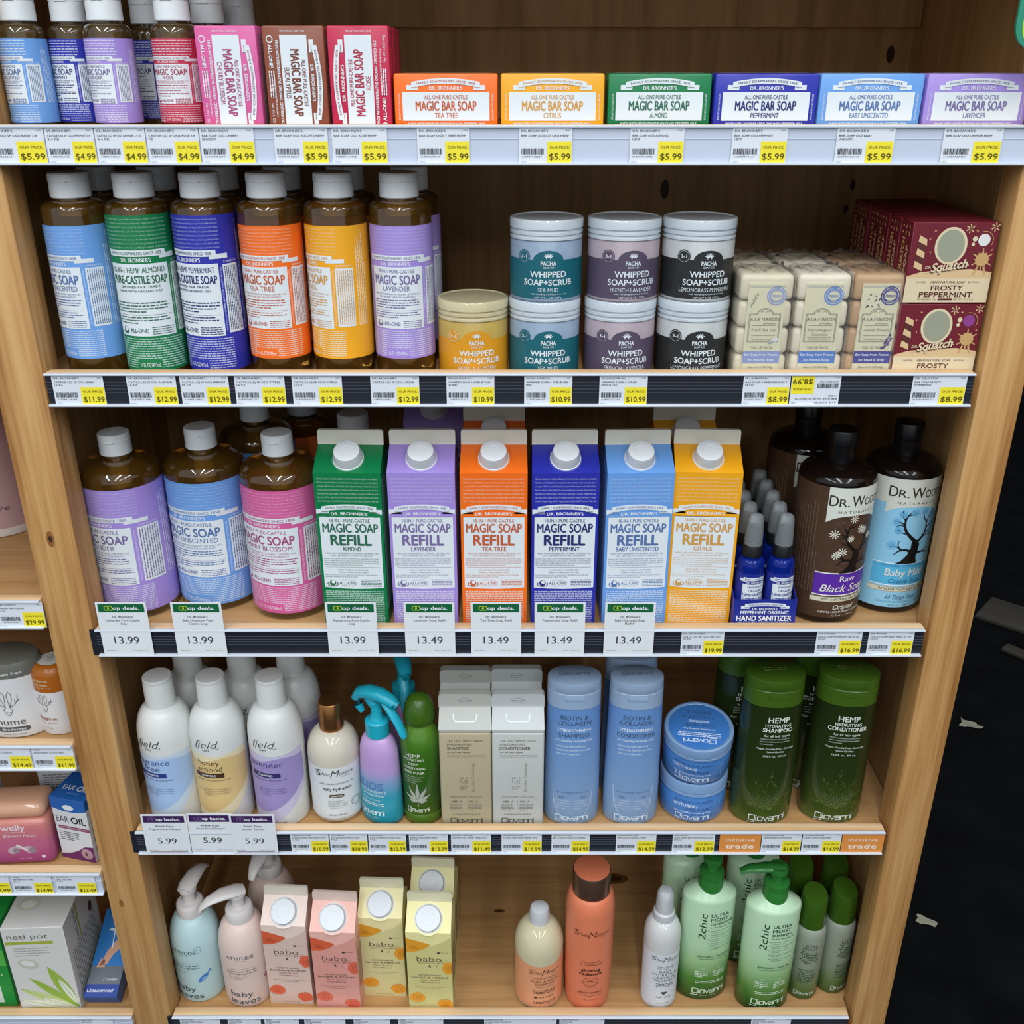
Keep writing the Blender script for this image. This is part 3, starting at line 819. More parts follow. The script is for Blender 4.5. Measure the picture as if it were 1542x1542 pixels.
def soap_bottle(name, label, sc, R, z0, z1, zb, zs, rn, zc, zt, rc, x, y, deck, off=0, hemp=False, oz='16 FL OZ/473mL', group=None, text=True, amber=None, yaw=0):
    r = thing(name, label, 'soap bottle', (x, y, deck), yaw, group)
    am = amber or AMBER
    prof = [(R * .55, 2.5), (R * .8, 0), (R * .93, .6), (R, 5)] + shoulder(R, zb, zs, rn) + [(rn, zc + 3)]
    b = MB(); b.lathe(prof, am, 48); b.build('bottle', r, 50)
    t = MB(); t.lathe([(rn * .62, zb - (zs - zb) * .9), (rn * .7, zc + 1)], M('#a39c90', .4, 'neck'), 24, caps=False); t.build('neck_tube', r)
    c = MB(); hz = zc + (zt - zc) * .62
    c.lathe([(rc * .95, zc), (rc, zc + .8), (rc * .98, hz), (rc * .95, hz + .2), (rc * .95, hz + .7), (rc * 1.0, hz + 1), (rc * .98, zt - 1.2), (rc * .92, zt)], CAPW, 36)
    c.box(-5, -rc * 1.04, hz + .4, 5, -rc * .9, hz + 2.2, CAPW, .5)
    c.build('cap', r)
    l = MB(); lp = [(R + .12, z0), (R + .12, z1)]
    a = Art(); wrap_print(a, z1 - z0, R, sc, 0, hemp, oz, len(label), text)
    wf = wrap(lp, 1, 1, off)
    l.decal(a, lambda u, v, L: wf(u, v + z0, L), 2.4)
    l.build('label', r)
    return r
# ---- top shelf: small bottles
small = dict(R=21, z0=13, z1=84, zb=88, zs=96, rn=13.5, zc=98, zt=124, rc=15.8, deck=DECK[1], oz='3.4 FL OZ/100mL', group='small soap bottles', text=False)
for sc, x, y_, off, lab in (('sky', -.4482, .046, -14, 'small amber soap bottle with a light blue label, first on the top shelf'),
                        ('navy', -.4095, .0645, -13, 'small amber soap bottle with a navy label, white cap, on the top shelf'),
                        ('lilac', -.3685, .044, -12, 'small amber soap bottle with a lilac label, white cap, on the top shelf'),
                        ('rose', -.3080, .046, -4, 'small amber soap bottle with a rose red label beside the pink soap bar')):
    o = soap_bottle('soap_bottle', lab, sc, x=x, y=y_, off=off, amber=AMBER_D, **small)
    if sc == 'navy': nav = o
    if sc == 'rose': ros = o
dup(nav, (-.357, .125, DECK[1]), 'dim small navy bottle standing behind, between the lilac and rose bottles', 0, 'small soap bottles')
dup(ros, (-.293, .108, DECK[1]), 'small bottle directly behind the rose bottle, only its cap showing', 0, 'small soap bottles')
dup(ros, (-.277, .165, DECK[1]), 'dim small bottle standing third in line behind the rose bottle', 0, 'small soap bottles')
dup(nav, (-.400, .104, DECK[1]), 'small bottle standing directly behind the front navy bottle', 0, 'small soap bottles')

# ---- top shelf: soap bars
BW, BH, BD = 94, 55, 32
def soap_bar(label, sc, loc, rot=0, group='wrapped soap bars'):
    C, K, nm = SCENT[sc]; k = ink(K)
    r = thing('soap_bar', label, 'soap bar', loc, 0, group); r.rotation_euler = (0, radians(rot), 0)
    b = MB(); b.box(-BW / 2, -BD / 2, 0, BW / 2, BD / 2, BH, card(C, .32), 2.0, 2)
    a = Art()
    a.ribbon(PAN, k, 0, 45.6, 62, 4.6, 3.2, FRENCH, 2, 1.9)
    a.text(WHITE, DB, 0, 42.4, 2.7, 2, w=30, bold=.02, bend=.4)
    a.rect(PAN, -39.5, 15.5, 39.5, 39.6, 1)
    a.text(k, 'ALL-ONE PURE-CASTILE', 0, 35.3, 3.5, 2, w=39, bold=.015)
    a.text(k, 'MAGIC BAR SOAP', 0, 28, 7.8, 2, w=55, bold=.03)
    a.text(k, nm, 0, 19.9, 4.4, 2, w=min(44, 2.35 * len(nm) + 2), bold=.015)
    a.text(WHITE, 'MADE WITH REGENERATIVE ORGANIC CERTIFIED OILS', 0, 12.6, 2.3, 1, w=70, bold=.03, res=2)
    a.text(WHITE, 'FOR BODY-FACE-HANDS', 14, 8.3, 1.6, 1, w=28, res=1); a.text(WHITE, 'Net Wt 5 OZ/140g', 28, 4.6, 2, 1, w=22, res=2)
    a.ring(WHITE, -36, 6.5, 2.6, .8, 1); a.text(WHITE, 'ALL-ONE!', -22, 6.3, 3, 1, w=19, bold=.03)
    a.micro(WHITE, -10, 3, 12, 9, 2, 1, 3)
    for s in (1, -1): rot_art(a, 90 * s, lambda z: z.text(WHITE, 'RICH, SMOOTH LATHER', 27 * s, -42.4, 1.6, 1, w=22, res=1))
    b.decal(a, flat(-BD / 2), lim=0)
    t = Art(); t.micro(WHITE, -40, -10, 40, 10, 3.2, 1, 5, False, .4); b.decal(t, plane((0, 0, BH), (1, 0, 0), (0, 1, 0)), lim=0)
    b.build('wrapper', r)
    return r
yb = .0165 + BD / 2000
for sc, x, lab in (('orange', -.0600, 'orange wrapped soap bar lying on its long side on the top shelf'),
                   ('yellow', .0368, 'yellow wrapped soap bar between the orange and green bars'),
                   ('green', .1342, 'green wrapped soap bar between the yellow and navy bars'),
                   ('navy', .2306, 'navy blue wrapped soap bar on the top shelf'),
                   ('sky', .3256, 'sky blue wrapped soap bar between the navy and purple bars'),
                   ('lilac', .4222, 'purple wrapped soap bar at the end of the row')):
    o = soap_bar(lab, sc, (x, yb + (.003 if sc in ('green',) else 0), DECK[1]))
    if sc in ('green', 'lilac'):
        SC_ = {'green': 'green', 'lilac': 'purple'}[sc]
zb = DECK[1] + BW / 2000
soap_bar('pink soap bar standing on end beside the rose bottle', 'pink', (-.2545 - BH / 2000, yb, zb), 90)
soap_bar('brown soap bar standing on end between the pink and crimson bars', 'brown', (-.1945 - BH / 2000, yb, zb), 90)
SCENT['crimson'] = ('#c2284c', '#b03a50', 'ROSE')
o = soap_bar('crimson soap bar standing on end beside the orange bar, front of its row', 'crimson', (-.1370 + BH / 2000, yb, zb), -90)
for k, nm in ((1, 'second'), (2, 'third')):
    dup(o, (-.1370 + BH / 2000, yb + k * (BD + .5) / 1000, zb), 'crimson soap bar standing on end, %s in line behind the front one' % nm)

# ---- second shelf: six amber bottles, a second row behind
mid = dict(R=30.5, z0=22, z1=152, zb=166, zs=174, rn=16.5, zc=176, zt=199, rc=19.3, y=.0505, deck=DECK[2], group='amber soap bottles on the second shelf')
hem = dict(mid, z0=9, z1=162)
WH = {'sky': 'light blue', 'green': 'green', 'navy': 'navy', 'orange': 'orange', 'yellow': 'yellow', 'lilac': 'lilac'}
for sc, x, off, hp in (('sky', -.4298, -19, 0), ('green', -.3680, 2, 1), ('navy', -.3035, -14, 1), ('orange', -.2390, -8, 0), ('yellow', -.1738, -31, 0), ('lilac', -.1100, -4, 0)):
    o = soap_bottle('soap_bottle', 'amber soap bottle with a %s label, front row of the second shelf' % WH[sc], sc, x=x, off=off, hemp=bool(hp), **(hem if hp else mid))
    dup(o, (x + (.004 if sc == 'lilac' else .002), .0505 + .0645, DECK[2]), 'shaded soap bottle in the row behind, with a %s label' % WH[sc])

# ---- scrub jars
def scrub_jar(label, soap, band, nm, lidc, loc, off, group='scrub jars'):
    r = thing('scrub_jar', label, 'jar', loc, 0, group)
    sp = M(soap, .28, 'soap', ns=45, var=.22)
    prof = [(30, 1.2), (34, 0), (35.6, 1.6), (35.8, 3.5), (35.8, 57), (34.8, 58.5), (34.8, 60)]
    b = MB(); b.lathe(prof, sp, 56); b.build('jar', r)
    LM = M(lidc, .14, 'plastic', trans=.15, ns=20, coat=.6)
    l = MB(); l.lathe([(34.9, 59.5), (36.2, 59.6), (36.2, 61.5), (35.0, 62.1), (35.0, 63.8), (36.3, 64.4), (36.3, 66.8), (35.1, 67.3), (35.1, 69), (36.6, 69.4), (36.6, 77), (36, 78.2), (33.5, 78.6), (32.5, 77.8), (0.01, 77.8)], LM, 56); l.build('lid', r)
    t = MB(); a = Art(); bm_ = card(band, .4); W = ink('#d9e2e6')
    a.rect(bm_, -112, 3.6, 112, 41.5, 0)
    a.ell(bm_, 4, 41, 15.2, 9.5, 0, n=36)
    cx = 4
    for k in range(7):
        t0 = radians(30 + 20 * k); a.line(W, [(cx + 2.2 * cos(t0), 43.0 + 2.2 * sin(t0)), (cx + 4.9 * cos(t0), 43.0 + 4.9 * sin(t0))], 1.1, 2, .5)
    a.ring(W, cx, 42.6, 2.0, .7, 2, a0=0, a1=180, n=10)
    a.text(W, 'PACHA', cx, 38.3, 4.2, 2, w=15, bold=.03); a.text(W, 'SOAP CO', cx, 34.3, 1.8, 2, w=11, bold=.01, res=2)
    a.text(W, 'WHIPPED', cx, 27.8, 5.6, 2, w=36, bold=.026); a.text(W, 'SOAP+SCRUB', cx, 20.0, 5.6, 2, w=49, bold=.026)
    a.text(W, nm, cx, 12.6, 3.9, 2, w=min(56, 2.9 * len(nm)), bold=-.005); a.text(W, 'with clarifying activated charcoal', cx, 8.6, 1.5, 2, w=36, res=1)
    a.text(W, 'NET WT 8 OZ / 227 g', cx, 5.0, 1.7, 2, w=27, res=1)
    a.ell(bm_, -21, 44.5, 6.6, None, 1); a.ring(W if band in ('#d9961e',) else sp, -21, 44.5, 5.3, .4, 2); a.text(W, '3-1', -21, 44.5, 3.2, 2, w=6, bold=.02)
    f = wrap(prof, 1, 1, off)
    t.decal(a, f, 2.2); t.build('label', r)
    return r
yj = .0165 + .0375
JH = .0787
JX = {'yel': -.0402, 'teal': .0335, 'mauve': .1108, 'black': .1853}
scrub_jar('yellow scrub jar standing alone beside the lilac label bottle', '#b89c50', '#d9961e', 'VANILLA ALMOND', '#dccfa6', (JX['yel'], yj, DECK[2]), 1)
for key, soap, band, nm, cn in (('teal', '#8d9fb4', '#17616e', 'SEA MUD', 'teal'), ('mauve', '#a89aa2', '#554a5e', 'FRENCH LAVENDER', 'mauve'), ('black', '#b9bcbc', '#2a2b2c', 'LEMONGRASS PEPPERMINT', 'black')):
    lo = scrub_jar('%s label scrub jar at the bottom of its stack' % cn, soap, band, nm, '#d6e0e7', (JX[key], yj, DECK[2]), -1 if key != 'mauve' else 0)
    dup(lo, (JX[key] + .0008, yj + .001, DECK[2] + JH), '%s label scrub jar on top of its stack' % cn, radians(-3 if key == 'teal' else 4))

# ---- wrapped four-bar packs
FILM = clear_mat('clear_film', '#ffffff', .05, .1, .09)
def soap_pack(label, soap, sub, band, seal, loc, deco, yaw=0, mini=False):
    r = thing('soap_pack', label, 'soap pack', loc, yaw, 'four-bar soap packs')
    sm = M(soap, .45, 'soap', ns=30, var=.06)
    for k in range(4):
        b = MB(); b.box(-26.5, -29, k * 26.8 + .2, 26.5, 29, k * 26.8 + 26.3, sm, 5.5, 3); b.build('soap', r)
    l = MB(); a = Art(); pc = card('#d8d2b2', .5); K = ink('#5c5a4c')
    l.box(-18.5, -30.2, 2, 18.5, -29.2, 98, pc)
    a.rect(ink('#3c4a6a'), -18, 95.6, 18, 96.1, 1); a.rect(ink('#8d97a8'), -18, 94.6, 18, 94.9, 1)
    sc_ = ink(seal); a.ell(sc_, 9.5, 86, 9.6, None, 1); a.ring(pc, 9.5, 86, 8.0, .5, 2); a.ell(pc, 9.5, 86, 5.9, 4.6, 2)
    a.text(sc_, 'FRENCH', 9.5, 86, 2.5, 3, w=9.6, bold=.03, res=2); a.text(pc, 'GENUINE', 9.5, 91.6, 1.4, 3, w=7, res=1); a.text(pc, 'MILLED', 9.5, 80.4, 1.7, 3, w=7, res=1)
    for q in (0, .9): a.line(K, [(-15.5 + q, 40 + q), (-15.5 + q, 68 - q), (-8, 68 - q)], .35, 1); a.line(K, [(8, 68 - q), (15.5 - q, 68 - q), (15.5 - q, 40 + q), (-15.5 + q, 40 + q)], .35, 1)
    a.ring(K, 0, 67.5, 8, .4, 1, ry=6, a0=0, a1=180, n=16); a.ring(K, 0, 67.5, 7, .3, 1, ry=5, a0=0, a1=180, n=16)
    for s in (-1, 1): a.line(K, [(s * 1, 69.5), (s * 3, 71), (s * 4.6, 69.6)], .4, 1)
    a.text(K, 'A LA MAISON', 0, 62.6, 3.3, 1, w=29, bold=.0); a.text(K, 'de Provence', 5, 58.6, 1.9, 1, w=12, sh=.3, res=2)
    a.rect(K, -12, 56.2, 12, 56.5, 1)
    for q, t in enumerate(sub): a.text(K, t, 0, 52 - 4.6 * q, 3.0, 1, w=min(26, 1.7 * len(t)), bold=-.01)
    a.rect(K, -12, 46 if len(sub) < 2 else 44, 12, 46.3 if len(sub) < 2 else 44.3, 1)
    a.text(K, 'With Shea Butter & Argan Oil', 0, 42.6, 1.5, 1, w=23, res=1)
    a.text(K, 'VALUE PACK', 0, 34, 2.9, 1, w=22, bold=-.005)
    a.rect(ink(band), -18.5, 18, 18.5, 30.5, 1); a.text(WHITE, 'Bar Soap from France', 0, 27, 2.6, 2, w=33, bold=.01, sh=.1); a.text(WHITE, 'for Hand & Body', 0, 21.6, 2.6, 2, w=26, bold=.01, sh=.1)
    a.text(K, '4 Bars of 3.5 OZ(100g)', 0, 14, 1.9, 1, w=26, res=2); a.text(K, 'Total NET WT 14.1 OZ(400g)', 0, 10.4, 1.9, 1, w=32, res=2)
    if deco == 'herb':
        for k in range(6): a.line(ink('#7d8a74'), [(-14 + k * .9, 76 + k * 2), (-14.5 + k * .9 + (3 if k % 2 else -2), 79 + k * 2)], .8, 1, .2)
        a.line(ink('#7d8a74'), [(-15, 74), (-9, 90)], .5, 1); a.ell(ink('#dfe2e2'), 11, 41, 5, 1.8, 2, rot=.5); a.ell(ink('#9aa3a8'), 9, 39.6, 4, 1, 3, rot=.4)
    if deco == 'lavender':
        rn = random.Random(4); c = ink('#5a4870')
        for k in range(16): a.ell(c, -15 + rn.random() * 17, 74 + rn.random() * 16, 1.2, .7, 1, n=8, rot=rn.random() * 3)
        for k in range(22): t = rn.random(); a.ell(ink('#6a5596'), 10 + 6 * t + rn.uniform(-2.5, 2.5), 33 + 14 * t, 1.3, .9, 2, n=8, rot=rn.random() * 3)
    l.decal(a, flat(-30.2), lim=0, base=.1); l.build('label', r)
    w = MB(); bm = bmesh.new(); bmesh.ops.create_cube(bm, size=1)
    bmesh.ops.subdivide_edges(bm, edges=bm.edges[:], cuts=9, use_grid_fill=True)
    rn = random.Random(7)
    for v in bm.verts:
        x, y, z = v.co.x * 55, v.co.y * 62.6, (v.co.z + .5) * 108.6
        edge = (abs(v.co.x) > .49) + (abs(v.co.y) > .49) + (abs(v.co.z) > .49)
        if v.co.z > .49: z += rn.uniform(-3.0, 2.2)
        elif v.co.z < -.49: z = 0.1
        elif abs(v.co.y) < .49: x += rn.uniform(-.7, .3) * (1 if x > 0 else -1)
        if v.co.z > .4 and edge > 1: x *= .97; y *= .97
        v.co = (x, y, z)
    w.bm(bm, FILM, False); w.build('film', r)
    return r
yp = .0165 + .0318
PX = (.2508, .3070, .3625)
soap_pack('cellophane soap pack with cream bars, herb sprig label, beside the black jars', '#d3c9ae', ['Fresh Sea Salt'], '#8494c4', '#8f9cc4', (PX[0], yp, DECK[2]), 'herb')
soap_pack('cellophane soap pack with plain label, middle of the three packs', '#dcd3bc', ['Hypoallergenic', 'Unscented'], '#4a78c0', '#5f86c8', (PX[1], yp, DECK[2]), '')
soap_pack('cellophane soap pack of tan bars with lavender sprig label', '#b8946c', ['Lavender Flowers'], '#34348c', '#45458c', (PX[2], yp, DECK[2]), 'lavender')
for k, (nm, sp, bd) in enumerate((('herb sprig', '#d3c9ae', '#8494c4'), ('plain', '#dcd3bc', '#4a78c0'), ('lavender', '#b8946c', '#34348c'))):
    soap_pack('cellophane soap pack in the second row, behind the %s pack' % nm, sp, ['Soap'], bd, bd, (PX[k] - .004, yp + .067, DECK[2]), '')

# ---- maroon boxes
SQ = card('#6e1c2a', .4); CRM = ink('#dccba8'); TAN = ink('#c7a06a'); LTAN = ink('#d8b98c')
def soap_box(label, loc, dot, group='maroon soap boxes'):
    r = thing('soap_box', label, 'box', loc, 0, group)
    W, H, D = 83, 78, 30
    b = MB(); b.box(-W / 2, -D / 2, 0, W / 2, D / 2, H, SQ, .8, 1, False)
    a = Art(); K = ink('#5a2a26')
    a.rect(CRM, -W / 2 + .5, 1.5, W / 2 - .5, 25, 1)
    a.poly(LTAN, [(-W / 2 + .5, 25), (W / 2 - .5, 25), (W / 2 - .5, 31), (20, 34), (-6, 33), (-28, 31), (-W / 2 + .5, 27)], 1)
    a.text(K, "MEN'S NATURAL SOAP", 0, 21.4, 2.2, 2, w=33, sh=.15, res=2, bold=.01); a.text(K, 'LIMITED', -26, 21.4, 1.6, 2, w=10, res=1); a.text(K, 'EDITION', 25, 21.4, 1.6, 2, w=10, res=1)
    a.text(K, 'FROSTY', 0, 15.9, 4.5, 2, w=31, bold=.03); a.text(K, 'PEPPERMINT', 0, 9.3, 4.8, 2, w=52, bold=.03)
    a.text(K, 'PEPPERMINT OIL', -18, 4.6, 1.6, 2, w=18, res=1); a.rect(K, -7, 3.6, 7, 5.6, 2); a.text(K, 'NET WT 5 OZ (141 g)', 18, 4.6, 1.6, 2, w=19, res=1)
    a.ell(CRM, -3, 56, 15.5, 17.6, 1, n=40); a.ell(ink('#9a9c86'), -3, 56, 13.0, 15.2, 2, n=40)
    # candy cane
    for k in range(5): a.poly(LTAN if k % 2 == 0 else K, [(-36 + k * .3, 36 + k * 6), (-27.5 + k * .3, 32 + k * 6), (-28 + k * .3, 38 + k * 6), (-35.4 + k * .3, 42 + k * 6)], 2)
    for cx, cy, rr in ((13, 72, 4.2), (37, 73.5, 4.2)):
        for q in range(6): a.line(LTAN, [(cx + 1 * cos(q), cy + sin(q)), (cx + rr * cos(q + .6), cy + rr * sin(q + .6))], .5, 1, 1.2)
    for k in range(12):
        t = radians(30 * k); rr = 10 if k % 2 else 7
        a.line(TAN, [(29, 43), (29 + rr * cos(t), 43 + rr * sin(t))], 3.2, 2, .8)
    a.ell(TAN, 29, 43, 6.5, None, 3); a.line(TAN, [(26, 36), (23, 29)], 2, 2); a.line(TAN, [(32, 36), (34, 29)], 2, 2)
    a.ring(TAN, 28, 61, 8.6, .5, 2, a0=-30, a1=110); a.ell(ink(dot), 28, 61.5, 5.8, None, 2); a.ell(CRM, 19, 62.5, 2.4, None, 2); a.ell(CRM, 18, 57.4, 1.7, None, 2)
    for (s, m, L, dd, bo) in (('Squatch', K, 4, -.5, .075), ('Squatch', CRM, 5, 0, .035)):
        a.text(m, s, -1 + dd * .4, 37.5 + dd, 8.0, L, w=34, bold=bo, sh=.35, rot=8)
    a.text(CRM, 'DR.', -21.5, 35.6, 2.4, 5, w=6, bold=.03, sh=.2)
    a.line(CRM, [(-24, 30.5), (-13, 32.2), (5, 35), (17, 38)], .8, 4)
    for q, (x, y) in enumerate(((-20, 70), (-24, 62), (-22, 50), (20, 70), (37, 52))): a.ell(TAN, x, y, 1.2, .6, 1, n=8, rot=q)
    b.decal(a, flat(-D / 2), lim=0, base=.08)
    for sgn in (-1, 1):
        s = Art()
        s.rect(CRM, -D / 2 + .5, 1, D / 2 - .5, 9, 1)
        rot_art(s, 90, lambda z: (z.text(TAN, 'SQUATCH', 42, 4.5, 7, 1, w=38, bold=.05), z.text(LTAN, 'SOAP', 42, -6.5, 5, 1, w=26, bold=.05)))
        for q in range(6): s.ell(TAN, -9 + (q % 3) * 8, 66 + (q // 3) * 6, 2.4, 1, 1, n=8, rot=q)
        b.decal(s, plane((sgn * W / 2, 0, 0), (0, sgn, 0), (0, 0, 1)), lim=0, base=.08)
    b.build('carton', r)
    return r
ys = .0165 + .0152
lo = soap_box('maroon soap box on the shelf, front of the lower layer, purple dot', (.4250, ys, DECK[2]), '#8c3f86')
hi = soap_box('maroon soap box with a white dot, top front of the stack beside the post', (.4252, ys, DECK[2] + .0783), '#dfe0dc')
for k in range(1, 6):
    n_ = ('second', 'third', 'fourth', 'fifth', 'last')[k - 1]
    dx = (-.001, -.002, 0, -.002, .001)[k - 1]
    dup(lo, (.4250 + dx, ys + k * .0308, DECK[2]), 'maroon soap box in the lower layer, %s from the front' % n_)
    dup(hi, (.4252 + dx, ys + k * .0308, DECK[2] + .0783), 'maroon soap box in the upper layer, %s from the front' % n_)
# ================================================================ third shelf: large bottles, refill cartons, sanitiser, tree bottles
big = dict(R=45.3, z0=10, z1=163, zb=170, zs=188, rn=14.5, zc=192, zt=216, rc=17.6, deck=DECK[3], oz='32 FL OZ/946mL', group='large amber soap bottles')
def put32(lab, sc, px, py, y, off, **k):
    return soap_bottle('soap_bottle', lab, sc, x=wx(px, py, y), y=y, off=off, **big, **k)
b1 = put32('large amber soap bottle with a lilac label at the end beside the post', 'lilac', 196, 800, .087, -22)
b2 = put32('large amber soap bottle with a light blue label, between the lilac and pink ones', 'sky', 321, 800, .107, -14)
b3 = put32('large amber soap bottle with a pink label beside the green carton', 'pink', 431, 800, .086, -17)
dup(b2, (wx(385, 640, .203), .203, DECK[3]), 'large amber soap bottle in the second row, behind the blue and pink ones')
mo = soap_bottle('soap_bottle', 'middle size amber bottle with a white cap, in the second row above the pink bottle', 'orange', x=wx(457, 640, .274), off=-8, **dict(mid, y=.274, deck=DECK[3], group='amber soap bottles'))
dup(mo, (wx(530, 630, .2), .205, DECK[3]), 'dim amber bottle hidden behind the green refill carton')

FIN = card('#d9d6c8', .4)
CAP2 = plastic('#dfe3e6', .35)
def ribbed_cap(b, r0, r1, h, m, org, ang, lean=0, n=72):
    """screw cap of height h standing on a face tipped back by ang"""
    k0 = len(b.v)
    b.lathe([(r0 * 1.06, 0), (r0 * 1.06, 1.5), (r0, 1.6), (r0 * .995, h * .3), (r1 * 1.01, h * .82), (r1 * .96, h * .97), (r1 * .86, h), (r1 * .5, h - .15), (r1 * .48, h - .5), (.01, h - .5)], m, n)
    for i in range(k0, len(b.v)):
        x, y, z = b.v[i]
        if h * .2 < z < h * .9 and (i - k0) % 2: x, y = x * .972, y * .972
        a = radians(ang)
        y, z = y * cos(a) - z * sin(a), y * sin(a) + z * cos(a)
        b.v[i] = (org[0] + x, org[1] + y, org[2] + z)
def gable_body(b, W, D, hs, ht, m, fin=3.2):
    """carton body with a gable roof whose side triangles fold in"""
    w, d = W / 2, D / 2
    v = [(-w, -d, 0), (w, -d, 0), (w, d, 0), (-w, d, 0), (-w, -d, hs), (w, -d, hs), (w, d, hs), (-w, d, hs),
         (-w * .985, -fin / 2, ht), (w * .985, -fin / 2, ht), (w * .985, fin / 2, ht), (-w * .985, fin / 2, ht), (-w * .72, 0, ht - 3), (w * .72, 0, ht - 3)]
    f = [(3, 2, 1, 0), (0, 1, 5, 4), (1, 2, 6, 5), (2, 3, 7, 6), (3, 0, 4, 7), (4, 5, 9, 8), (6, 7, 11, 10), (8, 9, 10, 11),
         (5, 13, 9), (5, 6, 13), (6, 10, 13), (9, 13, 10), (4, 8, 12), (4, 12, 7), (7, 12, 11), (8, 11, 12)]
    b.add(v, f, m, False)
def fin_pts(w, z0, z1, r):
    p = [(-w, z0), (w, z0)]
    for cx, a in ((w - r, 0), (-w + r, 90)):
        for k in range(5): t = radians(a + 22.5 * k); p.append((cx + r * cos(t), z1 - r + r * sin(t)))
    return p
def refill_carton(label, sc, x, y, yaw=0):
    C, K, nm = SCENT[sc]; k = ink(K); cm = card(C, .3); c = ink(C); mi = ink(mixhex(C, '#e6ebee', .78))
    r = thing('soap_carton', label, 'soap carton', (x, y, DECK[3]), radians(yaw), 'soap refill cartons')
    W, D, hs, ht = 73, 72, 189, 210
    b = MB(); gable_body(b, W, D, hs, ht, cm)
    a = Art()
    a.micro(mi, -33, 154, 33, 184.5, 4.35, 1, 0, True, .46)
    a.ribbon(PAN, k, 0, 146.6, 60, 6, 2.8, FRENCH, 2, 2.5)
    a.poly(c, [(-34, 137), (34, 137), (34, 141.5), (25, 143.4), (0, 144.6), (-25, 143.4), (-34, 141.5)], 1)
    a.text(WHITE, DB, 0, 141.0, 3.4, 3, w=40, bold=.03, bend=.5, bw=20)
    a.rect(PAN, -33.5, 52, 33.5, 137.6, 1)
    a.poly(PAN, [(-33.5, 52.2), (33.5, 52.2), (33.5, 50), (18, 48.6), (0, 48), (-18, 48.6), (-33.5, 50)], 1)
    a.text(k, '18-IN-1 PURE-CASTILE', 0, 133, 3.8, 2, w=44, bold=.012)
    a.text(k, 'MAGIC SOAP', 0, 124, 10.2, 2, w=61, bold=.028)
    a.text(k, 'REFILL', 0, 109.4, 12.4, 2, w=45, bold=.042)
    a.text(k, nm, 0, 98.4, 5, 2, w=min(50, 3.4 * len(nm)), bold=.022)
    a.text(k, 'MADE WITH REGENERATIVE ORGANIC CERTIFIED OILS', 0, 93, 1.8, 2, w=59, res=1); a.text(k, 'AND CERTIFIED FAIR TRADE INGREDIENTS', 0, 89.8, 1.8, 2, w=47, res=1)
    a.micro(k, -32, 77, 32, 87.5, 2.6, 2, 5, True, .6, .05)
    a.rect(k, -30, 75.4, 30, 75.7, 2); a.text(k, '2X-3X MORE CONCENTRATED', 0, 72, 1.7, 2, w=34, res=1); a.text(k, 'THAN OTHER LIQUID SOAPS', 0, 69, 1.7, 2, w=34, res=1)
    a.micro(k, -32, 61.5, 32, 67, 2.4, 2, 6, True, .6, .1)
    a.ell(k, -24, 55.6, 3.7, None, 2); a.ell(PAN, -23.4, 56.8, 2.1, None, 3); a.ring(k, -24, 54.6, 5.8, .9, 3, ry=3.2, a0=150, a1=390, n=16)
    a.text(k, 'ALL-ONE!', -6.5, 55.6, 3.9, 2, w=20, bold=.014); a.text(k, "DR. BRONNER'S", -6.5, 59.3, 1.2, 2, w=14, res=1); a.text(k, 'MAGIC SOAPS', -6.5, 52, 1.2, 2, w=15, res=1)
    a.micro(k, 8, 51.5, 31, 60.5, 1.9, 2, 8, False, .45)
    a.micro(mi, -33, 4, 33, 46, 2.35, 1, 9, False, .45)
    b.decal(a, flat(-D / 2), lim=0, base=.08)
    for sgn in (-1, 1):
        s = Art(); s.micro(mi, -32, 20, 32, 180, 3.4, 1, 11, False, .4, .1)
        b.decal(s, plane((sgn * W / 2, 0, 0), (0, sgn, 0), (0, 0, 1)), lim=0, base=.08)
    b.build('carton', r)
    f = MB(); f.prism(fin_pts(W / 2 - .4, ht - 1.0, 226, 2.5), -2.0, 2.0, FIN); f.box(-W / 2 + .3, -2.5, ht - 1.2, W / 2 - .3, 2.5, ht + 1.2, FIN, .8)
    f.build('gable_seal', r)
    ang = math.degrees(math.atan2(ht - hs, D / 2 - 1.6))
    c_ = MB(); ribbed_cap(c_, 15.9, 14.5, 15, CAP2, (0, -19.5, hs + (D / 2 - 19.5) * math.tan(radians(ang)) + .1), ang)
    c_.build('screw_cap', r)
    g = MB(); k0 = 0; g.lathe([(18.4, 0), (18.4, .5), (16.5, .6)], card(mixhex(C, '#ffffff', .12), .3), 40)
    aa = radians(ang); g.warp(lambda x, y, z: (x, -19.5 + y * cos(aa) - z * sin(aa), hs + (D / 2 - 19.5) * math.tan(aa) + .1 + y * sin(aa) + z * cos(aa)))
    g.build('spout_ring', r)
    return r
yc = .030 + .036
NM = {'green': 'green', 'lilac': 'lilac', 'orange': 'orange', 'navy': 'navy', 'sky': 'sky blue', 'yellow': 'yellow'}
CARS = {}
for sc, l, r_, yaw in (('green', 490, 588, -2), ('lilac', 594, 690, 0), ('orange', 697, 793, 0), ('navy', 800, 894, .5), ('sky', 904, 1000, 2), ('yellow', 1002, 1102, -3)):
    CARS[sc] = refill_carton('%s soap refill carton with a white screw cap, front row' % NM[sc], sc, wx((l + r_) / 2, 930, .03), yc + (.0 if sc != 'yellow' else .0015), yaw)
dup(CARS['lilac'], (wx(654, 620, .225), .236, DECK[3]), 'lilac soap refill carton far behind the front lilac one')
dup(CARS['orange'], (wx(744, 625, .14), .145, DECK[3]), 'orange soap refill carton behind the front orange one')
dup(CARS['yellow'], (wx(1032, 625, .14), .147, DECK[3]), 'yellow soap refill carton behind the front yellow one')

